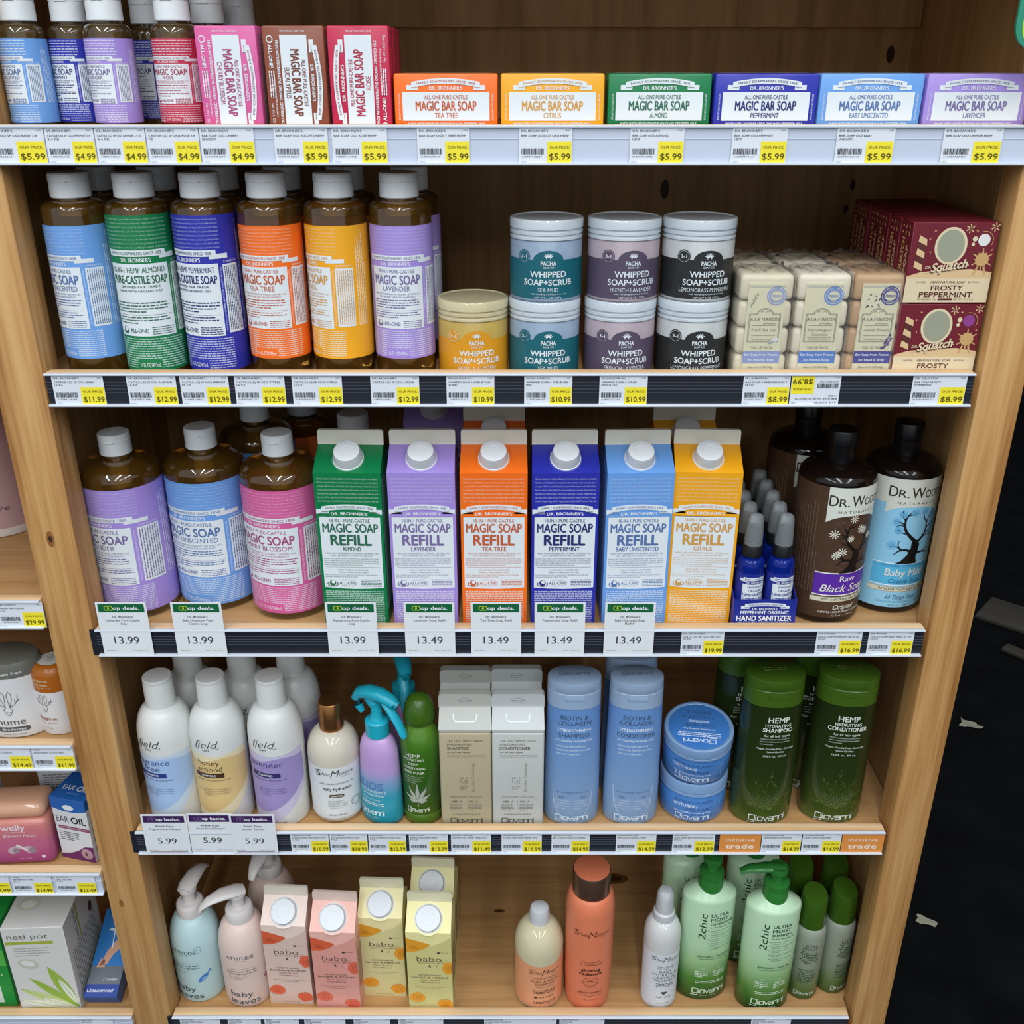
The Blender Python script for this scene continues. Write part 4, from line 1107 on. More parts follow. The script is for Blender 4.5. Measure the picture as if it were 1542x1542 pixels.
# ---- hand sanitiser in its display tray
BL = card('#1f2c8e', .4); BLI = ink('#1f2c8e')
tx, ty = .2853, .0175
r = thing('display_tray', 'blue cardboard display tray of spray bottles beside the yellow carton', 'display tray', (tx, ty, DECK[3]))
b = MB(); TW, TD = 71, 172
b.box(-TW / 2, 0, 0, TW / 2, TD, 1, BL)
b.box(-TW / 2, 0, 1, TW / 2, 1, 41, BL); b.box(-TW / 2, TD - 1, 1, TW / 2, TD, 70, BL)
for s in (-1, 1):
    x0 = s * TW / 2; x1 = x0 - s * 1.0
    pts = [(1, 1), (TD - 1, 1), (TD - 1, 70), (38, 62), (20, 48), (8, 42), (1, 41)]
    n = len(pts); v = [(x0, y, z) for y, z in pts] + [(x1, y, z) for y, z in pts]
    fs = [tuple(range(n)), tuple(reversed(range(n, 2 * n)))] + [(k, k + n, (k + 1) % n + n, (k + 1) % n) for k in range(n)]
    if s < 0: fs = [tuple(reversed(f)) for f in fs]
    b.add(v, fs, BL, False)
a = Art()
a.ribbon(PAN, BLI, 0, 33.4, 46, 4.2, 1.6, FRENCH, 2, 1.7)
a.text(WHITE, DB, 0, 29.4, 2.6, 2, w=28, bold=.02)
a.text(WHITE, 'PEPPERMINT ORGANIC', 0, 24.6, 4.2, 1, w=54, bold=.02)
a.text(WHITE, 'HAND SANITIZER', 0, 17.2, 6.4, 1, w=62, bold=.03)
a.text(WHITE, 'KILLS 99.9% OF GERMS - MADE WITH ORGANIC LAVENDER', 0, 12.3, 1.5, 1, w=58, res=1)
b.decal(a, flat(0), lim=0, base=.08); b.build('tray', r)
SB = M('#1d3fc4', .06, 'bottle', trans=.7, ior=1.36); BLK = plastic('#121316', .45); CLR = clear_mat('clear_plastic', '#c3cacd', .3)
def spray_small(label, x, y):
    q = thing('spray_bottle', label, 'spray bottle', (x, y, DECK[3] + .0013), 0, 'small blue hand sanitiser sprays')
    R = 15.2
    prof = [(R * .8, 0), (R, 1.5)] + shoulder(R, 76, 86, 9) + [(9, 90)]
    m = MB(); m.lathe(prof, SB, 32); m.build('bottle', q)
    m = MB(); m.lathe([(10.6, 88), (11, 88.5), (11, 100), (10, 102), (6.5, 103), (6.5, 110), (6, 124), (4, 125)], BLK, 32); m.build('sprayer', q)
    m = MB(); m.lathe([(10.2, 102.2), (10.2, 104), (9.7, 118), (8.9, 132), (7.6, 136), (5, 137.5), (.01, 137.8)], CLR, 32); m.build('clear_cap', q)
    m = MB(); p = [(R + .15, 3), (R + .15, 70)]; a = Art(); wf = wrap(p, 1, 1, 4)
    a.rect(BLI, -44, 3, 44, 70, 0); a.ribbon(PAN, BLI, 0, 64, 28, 3.8, 0, 'FAMILY SOAPMAKERS', 2, 1.5); a.text(WHITE, DB, 0, 59.6, 2.2, 2, w=22, bold=.02)
    a.rect(PAN, -14.5, 14, 14.5, 57.5, 1); a.text(BLI, 'PEPPERMINT', 0, 54, 2.6, 2, w=17); a.text(BLI, 'ORGANIC', 0, 49.6, 3, 2, w=15, bold=.015); a.text(BLI, 'HAND SANITIZER', 0, 44.6, 3.6, 2, w=27, bold=.02)
    a.micro(BLI, -13, 16, 13, 41, 2.1, 2, 3, False, .45)
    m.decal(a, wf, 2); m.build('label', q)
    return q
order = ('front', 'second', 'third', 'fourth', 'last')
s0 = None
for k in range(5):
    for sx, side in ((-.0168, 'carton side'), (.0168, 'dark bottle side')):
        x = tx + sx; y = ty + .0175 + k * .0325
        lab = 'small blue spray bottle in the tray, %s of its line on the %s' % (order[k], side)
        if s0 is None: s0 = spray_small(lab, x, y)
        else: dup(s0, (x, y, DECK[3] + .0013), lab)

# ---- tree label bottles
def tree(a, m, cx, y0, s, blossom=None, bcol=None):
    P = lambda x, y: (cx + x * s, y0 + y * s)
    a.poly(m, [P(-9, 0), P(13, 0), P(11, 7), P(12, 14), P(13, 21), P(10, 25), P(7, 26), P(4, 24), P(4, 17), P(1, 9), P(-4, 3)], 3)
    br = [([(8, 24), (2, 29), (-4, 36), (-6, 44), (-4, 52), (1, 57)], 4.2), ([(-5, 42), (-10, 45), (-15, 46)], 1.6), ([(-5, 40), (-9, 42), (-13, 40)], 1.4), ([(-5, 46), (-9, 52), (-9, 57)], 1.6), ([(-4, 52), (2, 53), (6, 56)], 1.3), ([(-1, 33), (-6, 33), (-11, 37)], 1.5),
          ([(10, 24), (15, 29), (18, 36), (17, 44), (20, 51), (24, 56)], 3.0), ([(17, 44), (13, 49), (12, 55)], 1.5), ([(18, 38), (24, 41), (28, 46)], 1.6), ([(14, 28), (21, 31), (28, 29)], 1.8), ([(18, 33), (25, 34), (30, 38)], 1.2),
          ([(4, 14), (-2, 16), (-8, 14), (-12, 9)], 3.0), ([(-5, 16), (-10, 19), (-16, 18)], 1.7), ([(-6, 15), (-9, 21), (-8, 25)], 1.4), ([(12, 12), (18, 12), (24, 16)], 2.6), ([(18, 12), (24, 10), (28, 12)], 1.6)]
    for pts, w in br:
        # smooth the strokes
        q = [P(*p) for p in pts]
        for _ in range(2):
            o = [q[0]]
            for i in range(len(q) - 1):
                (x0, y0_), (x1, y1) = q[i], q[i + 1]
                o += [(x0 * .75 + x1 * .25, y0_ * .75 + y1 * .25), (x0 * .25 + x1 * .75, y0_ * .25 + y1 * .75)]
            q = o + [q[-1]]
        a.line(m, q, w * s, 3, .35 * s)
    for (x, y), rr in blossom or ():
        for k in range(9):
            t = radians(40 * k + 11)
            bx, by = P(x, y)
            a.line(bcol, [(bx + .8 * s * cos(t), by + .8 * s * sin(t)), (bx + rr * s * cos(t), by + rr * s * sin(t))], .55 * s, 4, 1.15 * s)
def tree_bottle(label, x, y, mild, off):
    r = thing('tree_label_bottle', label, 'soap bottle', (x, y, DECK[3]), 0, 'tree label soap bottles')
    R = 42.3; DK_ = plastic('#140d0a', .12)
    prof = [(R * .8, 0), (R * .95, .8), (R, 4)] + shoulder(R, 172, 187, 13.5, 8) + [(13.5, 190)]
    b = MB(); b.lathe(prof, DK_, 56); b.build('bottle', r, 50)
    c = MB(); c.lathe([(13, 186), (14.6, 186.4), (15.2, 188), (15.4, 205), (14.2, 206), (14.2, 207), (16, 208), (16.4, 222), (15.6, 224), (.01, 224.4)], plastic('#101012', .3), 36); c.build('cap', r)
    t = MB(); a = Art(); z0, z1 = 9, 170
    CR = ink('#d5d8ce'); BR = M('#4b3524', .45, 'print', ) if not mild else ink('#8fc9e6')
    if not mild:
        BR = M('#4b3524', .45, 'soap', ns=160, var=.3)
    VI = ink('#5a2aa0') if not mild else ink('#57b4dd'); K = ink('#2c2620'); LT = ink('#e4e2d8')
    a.rect(BR, -135, z0, 135, z1, 0)
    a.poly(CR, [(-30, z1)] + [(-30 + 6 * k, 137 - 9 * (abs(5.5 - k) / 5.5) ** 3 + (0 if mild else 0)) for k in range(12)] + [(36, z1)], 1)
    if mild: a.rect(CR, -135, 140, 135, z1, 1)
    a.text(K, 'D', -24, 154.5, 12.5, 2, w=9.5, bold=.008); a.text(K, 'R.', -12.5, 152.8, 9, 2, w=11, bold=.008)
    a.text(K, 'W', 3, 154.5, 12.5, 2, w=15.5, bold=.008); a.text(K, 'OODS', 25, 152.8, 9, 2, w=27, bold=.008)
    a.text(K, '. N A T U R A L L Y .', 4, 141.5, 3.0, 2, w=50)
    if mild: tree(a, ink('#0e0e10'), 0, 66, 1.17, [((-8, 53), 4), ((-13, 45), 4), ((3, 55), 4), ((-14, 20), 5), ((13, 56), 4), ((24, 52), 4), ((27, 42), 4), ((-10, 36), 4)], ink('#64aedb'))
    else: tree(a, ink('#0e0a0c'), 1, 66, 1.08, [((0, 62), 4.5), ((-18, 45), 5), ((-1, 40), 3.6), ((-8, 25), 5), ((-14, 21), 4.5), ((10, 50), 4.5), ((14, 48), 4), ((24, 40), 4)], ink('#dfdccb'))
    if not mild:
        rn = random.Random(5)
        for k in range(60): a.ell(ink('#6a4a68'), rn.uniform(-28, 32), rn.uniform(70, 132), rn.uniform(.4, 1.1), rn.uniform(.3, .8), 1, n=7)
        rot_art(a, 90, lambda z: z.micro(ink('#8d7a62'), 40, 34, 150, 66, 4, 1, 3, True, .45, .1))
    for z in (66, 38): a.rect(LT if not mild else ink('#d9ecf4'), -34, z - .7, 40, z + .7, 2)
    a.rect(VI, -34, 38, 40, 66, 1)
    if mild:
        a.text(ink('#2a6f9c'), 'UNSCENTED HYPOALLERGENIC', 2, 63, 2.6, 2, w=52, res=2)
        a.text(LT, 'Baby Mild', 4, 54.5, 9.0, 3, w=46, bold=.012, sh=.1); a.text(ink('#1f5f8c'), 'Castile Soap', 6, 43.5, 5.4, 3, w=40, sh=.3)
    else:
        a.text(LT, 'Raw', 4, 59, 6.4, 3, w=19, bold=.0); a.text(LT, 'Black Soap', 4, 47, 9.0, 3, w=58, bold=.01, sh=.35)
    a.rect(ink('#d8d5bf'), -36, 29.5, 42, 35.8, 1); a.text(K, 'WITH FAIR TRADE SHEA BUTTER', 4, 32.7, 2.8, 2, w=56, res=2, bold=.012)
    for z in (30, 35.4): a.rect(ink('#8a7a50'), -36, z - .2, 42, z + .2, 2)
    a.text(LT if not mild else ink('#2c5878'), 'Original' if not mild else 'All Things Good', 4, 22.6, 5.6, 2, w=26 if not mild else 38, sh=.35)
    a.text(LT if not mild else ink('#5c9fc6'), 'GENTLE MOISTURIZING CLEANSER', 4, 16.4, 2.4, 2, w=58, res=2); a.text(LT if not mild else ink('#2c5878'), '32 fl oz  -  946 ml', 4, 11.8, 2.0, 2, w=28, res=1)
    f = wrap([(R + .1, z0), (R + .1, z1)], 1, 1, off)
    t.decal(a, f, 2.2); t.build('label', r)
    return r
t1 = tree_bottle('dark bottle with a brown tree label and purple band', .3658, .0750, False, 10)
t2 = tree_bottle('dark bottle with a sky blue tree label beside the post', .4478, .0990, True, 2)
dup(t1, (wx(1213, 665, .173), .1735, DECK[3]), 'dark tree label bottle in the second row behind the brown one')
# ================================================================ fourth shelf
def dome(R, zb, zt, rn, k=8):
    return [(rn + (R - rn) * cos(pi / 2 * i / k), zb + (zt - zb) * sin(pi / 2 * i / k)) for i in range(k + 1)]
D4 = DECK[4]; D5 = DECK[5]
WBOT = plastic('#dcdedb', .28)
def white_shampoo(label, words, c1, c2, dk, x, y, off):
    r = thing('shampoo_bottle', label, 'shampoo bottle', (x, y, D4), 0, 'white shampoo bottles')
    prof = [(28, 0), (32.5, 1), (33.6, 5), (33.8, 124)] + dome(33.8, 126, 167, 17.5) + [(16.4, 169)]
    b = MB(); b.lathe(prof, WBOT, 56)
    a = Art(); C1, C2, K, G = ink(c1), ink(c2), ink(dk), ink('#3e4550')
    lo = [(-52 + 4 * k, 102 + 2.2 * sin(k * .42 + .4) + k * .14) for k in range(27)]
    hi_ = [(-52 + 4 * k, 112 + 1.6 * sin(k * .3)) for k in range(27)]
    for k in range(26): a._put(C2, [[lo[k], lo[k + 1], hi_[k + 1]], [lo[k], hi_[k + 1], hi_[k]]], 0)
    sw = [(-52 + 4 * k, 24 + 44 * max(0, (k - 11) / 15) ** 1.6) for k in range(27)]
    for k in range(26): a._put(C1, [[sw[k], sw[k + 1], lo[k + 1]], [sw[k], lo[k + 1], lo[k]]], 1)
    sw2 = [(-52 + 4 * k, 6 + 52 * max(0, (k - 12) / 14) ** 1.7) for k in range(27)]
    for k in range(26): a._put(C2, [[sw2[k], sw2[k + 1], sw[k + 1]], [sw2[k], sw[k + 1], sw[k]]], 0)
    a.text(G, 'field', 0, 128, 10.5, 2, w=28, sh=.4, bold=-.012); a.text(G, 'DAY', 0, 119.6, 2.6, 2, w=9, bold=.01)
    a.line(G, [(-13, 124), (-15, 121), (-11, 120.5), (-8, 130)], .5, 2); a.line(G, [(12, 122), (15, 121.5), (16, 124)], .5, 2)
    for q, t in enumerate(words): a.text(K, t, 0, 101 - 9.5 * q - (3 if len(words) < 2 else 0), 7.2, 3, w=min(47, 5.5 * len(t)), bold=-.006)
    zz = 82
    a.rect(K, -20, zz - 3.4, 18, zz + 3.4, 3); a.text(WHITE, 'SHAMPOO', -1, zz, 2.7, 4, w=19, bold=.02)
    a.text(G, 'collagen, olive and avocado oils', 3, 75, 2.1, 3, w=44, sh=.2, res=2)
    a.micro(G, -8, 50, 24, 63, 3.2, 3, 4, True, .5, .1); a.text(G, '12 FL OZ', -15, 58, 1.6, 3, w=9, res=1); a.rect(G, -9.6, 50, -9.2, 63, 3)
    a.text(G, '12 fl oz (355 mL)', 8, 9, 2, 3, w=22, res=1)
    b.decal(a, wrap(prof, 1, 1, off), 2.2, 6, base=.1)
    b.build('bottle', r, 50)
    c = MB(); c.lathe([(17, 167.5), (17.8, 168), (17.9, 171), (17.5, 200), (17.0, 201), (17.0, 201.6), (17.4, 202), (17.2, 205.5), (16.4, 206.4), (.01, 206.4)], WBOT, 40)
    c.build('cap', r)
    return r
yw = .0165 + .0345
wb = []
for px, py, wd, c1, c2, dk, off, lab in ((250, 1090, ['fragrance', 'free'], '#a3bfe4', '#c4d3e2', '#2f3f86', -13, 'white shampoo bottle with a pale blue wave, first on its shelf'),
                                         (329, 1100, ['honey', 'almond'], '#d9bc82', '#e4d9b4', '#4a3320', -6, 'white shampoo bottle with a honey coloured wave'),
                                         (416, 1100, ['lavender'], '#9d8fc4', '#c6c0da', '#332d66', -9, 'white shampoo bottle with a lilac wave, beside the copper cap bottle')):
    wb.append(white_shampoo(lab, wd, c1, c2, dk, wx(px, py, .058), yw + .004, off))
dup(wb[0], (wx(290, 1040, .128), .126, D4), 'shaded white shampoo bottle behind the pale blue one')
dup(wb[1], (wx(368, 1030, .126), .126, D4), 'white shampoo bottle in the second row behind the honey one')
dup(wb[2], (wx(436, 1030, .126) + .004, .127, D4), 'white shampoo bottle in the second row behind the lilac one')

# copper cap bottle
def script(a, m, cx, cy, s, L=2):
    a.text(m, 'S', cx - 21 * s, cy + 1.5 * s, 10.5 * s, L, w=6.5 * s, sh=.3, bold=-.01); a.text(m, 'hea', cx - 11 * s, cy + .6 * s, 6.2 * s, L, w=11 * s, sh=.45, bold=-.008)
    a.text(m, 'M', cx + .5 * s, cy + 1.2 * s, 10.5 * s, L, w=9 * s, sh=.35, bold=-.01); a.text(m, 'oisture', cx + 16 * s, cy + .4 * s, 6.0 * s, L, w=20 * s, sh=.45, bold=-.008)
    a.line(m, [(cx - 20 * s, cy + 6.5 * s), (cx - 26 * s, cy + 5 * s), (cx - 25 * s, cy + .5 * s), (cx - 20 * s, cy - 3 * s)], .5 * s, L); a.line(m, [(cx - 5.5 * s, cy - 6 * s), (cx - 1.5 * s, cy + 6 * s)], .7 * s, L)
    a.text(m, 'PROFESSIONAL', cx + 15 * s, cy - 5.2 * s, 1.2 * s, L, w=12 * s, res=1)
r = thing('shampoo_bottle', 'rounded cream shampoo bottle with a copper cap', 'shampoo bottle', (wx(502, 1120, .06), .0605, D4))
prof = [(26, 0), (30, 1.2), (32.6, 6), (33, 92)] + dome(33, 94, 128, 13.5)
b = MB(); b.lathe(prof, M('#cfc9b8', .12, 'soap', ns=30, var=.05, sss=.2), 56); b.build('bottle', r, 50)
c = MB(); CU = M('#b07a4a', .28, 'metal', metal=.9, ns=300, var=.06); c.lathe([(13.6, 127), (15, 127.4), (15.2, 130), (14.8, 165), (13.6, 166.6), (.01, 166.6)], CU, 40); c.build('cap', r)
t = MB(); a = Art(); K = ink('#26221f')
a.rect(ink('#dadfe0'), -44, 9, 44, 88, 0); script(a, K, 0, 79, .95)
a.text(K, '100% VIRGIN COCONUT OIL', 2, 64, 2.1, 2, w=44, sh=.1); a.text(K, 'daily hydration', 2, 56, 4.4, 2, w=36, bold=.02)
a.rrect(ink('#5c4a36'), -9, 42.5, 10, 47.8, 2.5, 2); a.text(WHITE, 'SHAMPOO', .5, 45.1, 2.2, 3, w=14, bold=.02)
a.micro(K, -11, 24, 14, 39, 2.8, 2, 2, True, .55, .2); a.text(K, '13 fl oz / 384 mL', 0, 15, 2.4, 2, w=24, res=2)
a.ring(ink('#3c6f74'), 26, 30, 7, .6, 2); a.ring(ink('#3c6f74'), 26, 30, 5, .4, 2)
t.decal(a, wrap(prof, 1, 1, 5), 2.2); t.build('label', r)

# trigger spray
TEAL = plastic('#22a9c0', .25)
KID = gradient('kids_print', [(0, '#1f93a6'), (.34, '#2f9cb4'), (.5, '#7f9fc8'), (.62, '#b79ad0'), (1, '#c3a0d4')], 0, 132, .35)
def trigger_spray(label, x, y, yaw=0):
    r = thing('spray_bottle', label, 'spray bottle', (x, y, D4), radians(yaw), 'trigger sprays')
    prof = [(24, 0), (27.4, 2), (28.5, 8), (27.5, 60), (26, 92)] + dome(26, 96, 128, 12.5)[1:] + [(12.3, 131)]
    b = MB(); b.lathe(prof, KID, 48, 1, .72)
    a = Art(); W = ink('#d6e6ee')
    a.text(ink('#5a78b8'), 'KIDS', 0, 61, 11, 2, w=36, bold=.008)
    a.text(W, '2-IN-1 DETANGLING &', 2, 52.5, 3.2, 2, w=39, bold=.015, res=2); a.text(W, 'STYLING SPRAY', 4, 47, 3.2, 2, w=32, bold=.015, res=2)
    a.text(W, 'ORGANIC BOTANICALS', 0, 40, 2, 2, w=30, res=1); a.micro(W, -16, 30, 18, 36, 2.6, 2, 2, False, .45)
    a.text(W, 'giovanni', 0, 20, 7.4, 2, w=36, bold=.012); a.text(W, 'eco chic', 0, 12, 2, 2, w=18, res=1)
    b.decal(a, wrap(prof, 1, .72, -4), 2.2, 6, base=.1); b.build('bottle', r, 50)
    h = MB(); h.lathe([(13.5, 128), (15, 128.6), (15.2, 148), (13.5, 150), (10, 151), (7, 158), (7, 166)], TEAL, 36)
    h.tube([(0, 0, 150), (0, 0, 172)], 6.5, TEAL, 12)
    h.tube([(-20, 0, 155), (-26, 0, 164), (-27, 0, 174), (-21, 0, 183), (-8, 0, 187), (8, 0, 186), (20, 0, 182), (26, 0, 178)], [4, 6.5, 8, 9.5, 10.5, 10.5, 9, 7.5], TEAL, 14, .8)
    h.tube([(-10, 0, 180), (-6, 0, 172), (0, 0, 166)], [7, 6, 6], TEAL, 10)
    h.build('spray_head', r)
    g = MB(); g.tube([(12, -1, 178), (22, -2, 168), (31, -3, 155), (38, -4, 142), (40, -4, 136)], [6, 6.5, 6.5, 6, 5], TEAL, 12, .62); g.build('trigger', r)
    n = MB(); n.tube([(24, 0, 180), (31, 0, 176.5)], [5.4, 5], plastic('#1a97ae', .3), 14); n.build('nozzle', r)
    return r
ts = trigger_spray('teal trigger spray bottle, lilac fading to teal, beside the green tube', wx(574, 1180, .045), .0462, -24)
dup(ts, (wx(606, 1010, .12) , .122, D4), 'second teal trigger spray bottle standing behind the first', radians(-75))

# green mask tube
r = thing('hair_mask_tube', 'green rounded hair mask tube with a pale hemp leaf print', 'hair mask', (wx(637, 1200, .05), .0508, D4))
GT = gradient('hemp_mask', [(0, '#5f7f2a'), (.12, '#466a1f'), (.35, '#2f5a18'), (.75, '#3f6f1f'), (1, '#5c8a2a')], 0, 150, .22)
prof = [(23.5, 0), (25.2, 1.5), (25.4, 15), (24.9, 15.6), (25.4, 16.4), (25.4, 112), (25, 121), (22.5, 130), (18, 140), (16, 144), (16, 147)]
b = MB(); b.lathe(prof, GT, 48)
a = Art(); W = ink('#cfd8c4')
for q, (t_, h_) in enumerate((('HEMP', 5.4), ('HYDRATING', 3.6), ('DEEP', 3.6), ('CONDITIONING', 3.6), ('HAIR MASK', 3.8))): a.text(W, t_, -4, 108 - 6.3 * q, h_, 2, w=min(30, h_ * .86 * len(t_)), bold=.02)
a.micro(W, -17, 66, 10, 78, 3, 2, 1, True, .5, .2)
LF = ink('#a9aea0')
for ang, l_ in ((90, 29), (62, 26), (118, 26), (33, 20), (147, 20), (8, 12), (172, 12)):
    t_ = radians(ang); a.poly(LF, [(0, 38)] + [(l_ * .45 * cos(t_) - 2.6 * sin(t_), 38 + l_ * .45 * sin(t_) + 2.6 * cos(t_)), (l_ * cos(t_), 38 + l_ * sin(t_)), (l_ * .45 * cos(t_) + 2.6 * sin(t_), 38 + l_ * .45 * sin(t_) - 2.6 * cos(t_))], 2)
a.line(LF, [(0, 38), (1, 31)], .8, 2); a.text(W, 'giovanni', 0, 25, 6, 2, w=28, bold=.015)
b.decal(a, wrap(prof, 1, 1, -4), 2.0, 6, base=.1); b.build('tube', r, 50)
c = MB(); c.lathe([(15, 145.5), (19, 146.2), (20, 148), (19.6, 157), (17.5, 168), (13.6, 177), (7, 182), (.01, 183)], plastic('#3c5f18', .25), 40); c.build('cap', r)

# frosted carton-shaped bottles
def frosted(label, name, sub, body, fb, x, y, big='SHAMPOO', group='frosted carton-shaped bottles'):
    r = thing('%s_bottle' % name, label, '%s bottle' % name, (x, y, D4), 0, group)
    W, D = 63.5, 49
    b = MB(); b.box(-W / 2, -D / 2, 0, W / 2, D / 2, 146, M(body, .38, 'soap', ns=20, var=.04, sss=.25), 3.2, 3)
    a = Art(); K = ink('#5c584c'); G = ink('#7d7a6e')
    a.text(K, 'TEA TREE TRIPLE TREAT', 0, 134.5, 3.0, 1, w=44, bold=-.005); a.text(K, 'INVIGORATING', -7, 129.2, 3.0, 1, w=30); a.text(K, big, -8.5 if big == 'SHAMPOO' else -4, 123.6, 4.2, 1, w=27 if big == 'SHAMPOO' else 38, bold=.02)
    a.text(K, 'for all hair types', -8, 117.8, 2.4, 1, w=28, bold=.01); a.micro(G, -22, 109, 24, 114.6, 2.5, 1, 3, True, .5)
    rot_art(a, 90, lambda z: z.text(G, 'Eco Chic Technology', 80, -9, 3.0, 1, w=44))
    for i in range(4):
        for j in range(5):
            if (i * 7 + j * 3) % 5 != 1: a.text(K, 'YxTzK'[j], -6.5 + i * 2.7, 62 + j * 4.2, 2.4, 1, w=1.6, bold=.02, res=2)
    a.text(K, 'Hydrates Beautifully - Cleanses Gently', 0, 50, 1.8, 1, w=40, res=1)
    a.text(K, 'YES', -15, 42.5, 2.8, 1, w=8, bold=.02); a.text(K, 'NO', 6, 42.5, 2.8, 1, w=6, bold=.02)
    for q in (-9, 10.5): a.line(K, [(q, 42.4), (q + 1.2, 41.2), (q + 3.4, 44.4)], .7, 1)
    a.micro(G, -21, 29, -3, 39.5, 2.3, 1, 5, False, .45, .2); a.micro(G, 2, 29, 22, 39.5, 2.3, 1, 6, False, .45, .2); a.rect(G, -.6, 30, -.3, 44, 1)
    a.micro(G, -17, 20, 18, 25, 2.3, 1, 7, False, .45)
    a.text(K, 'giovanni', 0, 12.4, 7.0, 1, w=40, bold=-.004); a.text(K, '8.5 fl. oz. 250 mL', 0, 5.4, 1.9, 1, w=22, res=1)
    b.decal(a, flat(-D / 2), lim=0, base=.08); b.build('bottle', r, 50)
    FR = M(fb, .3, 'plastic', trans=.18, ns=20)
    c = MB(); k0 = 0
    w, d = W / 2, D / 2
    c.box(-w - .2, -d - .2, 146.3, w + .2, d + .2, 152, FR, 2, 2)
    bot = [(-w, -d, 151), (w, -d, 151), (w, d, 151), (-w, d, 151)]; top = [(-w + .6, -7, 172), (w - .6, -7, 172), (w - .6, 7, 172), (-w + .6, 7, 172)]
    c.hull(bot, top, FR)
    c.prism(fin_pts(w + .3, 170, 189, 5), -5.5, 5.5, FR)
    c.rrect = None
    c.build('cap', r)
    e = MB(); a = Art(); LG = ink('#8d9292')
    a.line(LG, [(-8, 0), (-4, 3.4), (2, 4), (8, 0), (3, -3), (-3, -3.2), (-8, 0), (9, .2)], .5, 1)
    e.decal(a, flat(-5.5, 0, 180), lim=0, base=.08)
    a = Art(); a.line(ink('#edf0ef'), [(-14, 19), (-14, 13), (-11, 9.5), (11, 9.5), (14, 13), (14, 19)], 1.1, 1)
    e.decal(a, plane((0, -d, 151), (1, 0, 0), (0, d - 7, 21)), lim=0, base=.12)
    e.build('cap_emblem', r)
    return r
yt = .0172 + .0245 + .004
f1 = frosted('beige frosted carton-shaped shampoo bottle, front row', 'shampoo', 0, '#b7ac8e', '#c6c7bf', wx(701, 1150, .022), yt)
f2 = frosted('white frosted carton-shaped conditioner bottle, front row', 'conditioner', 0, '#c3c5c1', '#cfd3d2', wx(780, 1150, .022), yt, 'CONDITIONER')
dup(f1, (wx(701, 1010, .1), yt + .0515, D4), 'frosted carton-shaped bottle standing behind the beige one')
dup(f2, (wx(778, 1010, .1), yt + .0535, D4), 'frosted carton-shaped bottle standing behind the white one')

# tall oval bottles, blue and green
def oval_bottle(label, name, x, y, deck, sx, sy, hb, ht, mats, art, off=0, yaw=0, group=None, taper=.93, capart=None):
    r = thing('%s_bottle' % name, label, '%s bottle' % name, (x, y, deck), radians(yaw), group)
    R = sx
    prof = [(R * .86, 0), (R * .97, 1.5), (R, 6), (R * .995, hb * .3), (R * (taper + .02), hb * .8), (R * taper, hb)]
    b = MB(); b.lathe(prof, mats[0], 64, 1, sy / sx, pw=2.15)
    if art:
        a = Art(); art(a); b.decal(a, wrap(prof, 1, sy / sx, off, pw=2.15), 2.2, 8, base=.1)
    b.build('bottle', r, 50)
    c = MB(); R2 = R * taper
    c.lathe([(R2 * .985, hb + .3), (R2 * 1.004, hb + .8), (R2 * 1.0, hb + (ht - hb) * .58), (R2 * .975, hb + (ht - hb) * .6), (R2 * .975, hb + (ht - hb) * .64), (R2 * .995, hb + (ht - hb) * .66), (R2 * .99, ht - 2.2), (R2 * .975, ht - .6), (R2 * .94, ht), (.01, ht + .5)], mats[1], 64, 1, sy / sx, pw=2.15)
    c.prism([(-12, hb + (ht - hb) * .38), (12, hb + (ht - hb) * .38), (11, hb + (ht - hb) * .5), (-11, hb + (ht - hb) * .5)], -sy * taper - .7, -sy * taper + 3, mats[1])
    if capart:
        a = Art(); capart(a); c.decal(a, plane((0, 0, ht + .5), (1, 0, 0), (0, 1, 0)), lim=0, base=.2)
    c.build('cap', r)
    return r
BB = gradient('blue_frost', [(0, '#93a8bf'), (.1, '#839fc0'), (.45, '#7a9bc6'), (1, '#6690ca')], 0, 172, .33, 30, 10)
BC = M('#a6bfdc', .25, 'plastic', trans=.2, ns=25)
def blue_art(big):
    def f(a):
        K = ink('#44566e'); W = ink('#dce8f4'); PB = ink('#b4cbe4')
        a.text(K, 'BIOTIN &', 0, 163, 5.8, 1, w=36, bold=.008); a.text(K, 'COLLAGEN', 0, 155, 5.8, 1, w=44, bold=.008)
        a.text(W, 'STRENGTHENING', 0, 145, 3.9, 1, w=44, bold=.025); a.text(K, big, 0, 137, 5.6, 1, w=40 if big == 'SHAMPOO' else 50, bold=.008)
        a.text(W, 'for healthy-looking hair', 0, 129.8, 3.2, 1, w=48, bold=.015)
        for q, t in enumerate(('Enhanced with hydrating', 'Hyaluronic Acid for essential', 'hair and scalp care')): a.text(W, t, -22, 121.5 - 5.6 * q, 2.6, 1, w=(38, 43, 30)[q], al='l', bold=.012, res=2)
        a.text(K, 'Hydrates Beautifully  Cleanses Gently', 0, 52, 1.7, 1, w=42, res=1); a.text(K, 'YES', -14, 44, 3.4, 1, w=8); a.text(K, 'NO', 14, 44, 3.4, 1, w=7)
        a.micro(W, -25, 25, -2, 41, 4, 1, 5, True, .5, .1); a.micro(W, 2, 25, 27, 41, 4, 1, 6, True, .5, .1)
        a.line(PB, [(-26, 60), (-24, 34), (-16, 16), (-8, 10)], .8, 1); a.line(PB, [(26, 60), (24, 34), (16, 16), (8, 10)], .8, 1)
        a.text(W, 'giovanni', 0, 12, 7.4, 1, w=43, bold=.012); a.text(W, '13.5 fl. oz.  399 mL', 0, 4, 2.2, 1, w=26, res=2)
    return f
def cap_logo(c):
    def f(a): a.text(ink(c), 'giovanni', 0, 2, 5, 1, w=36)
    return f
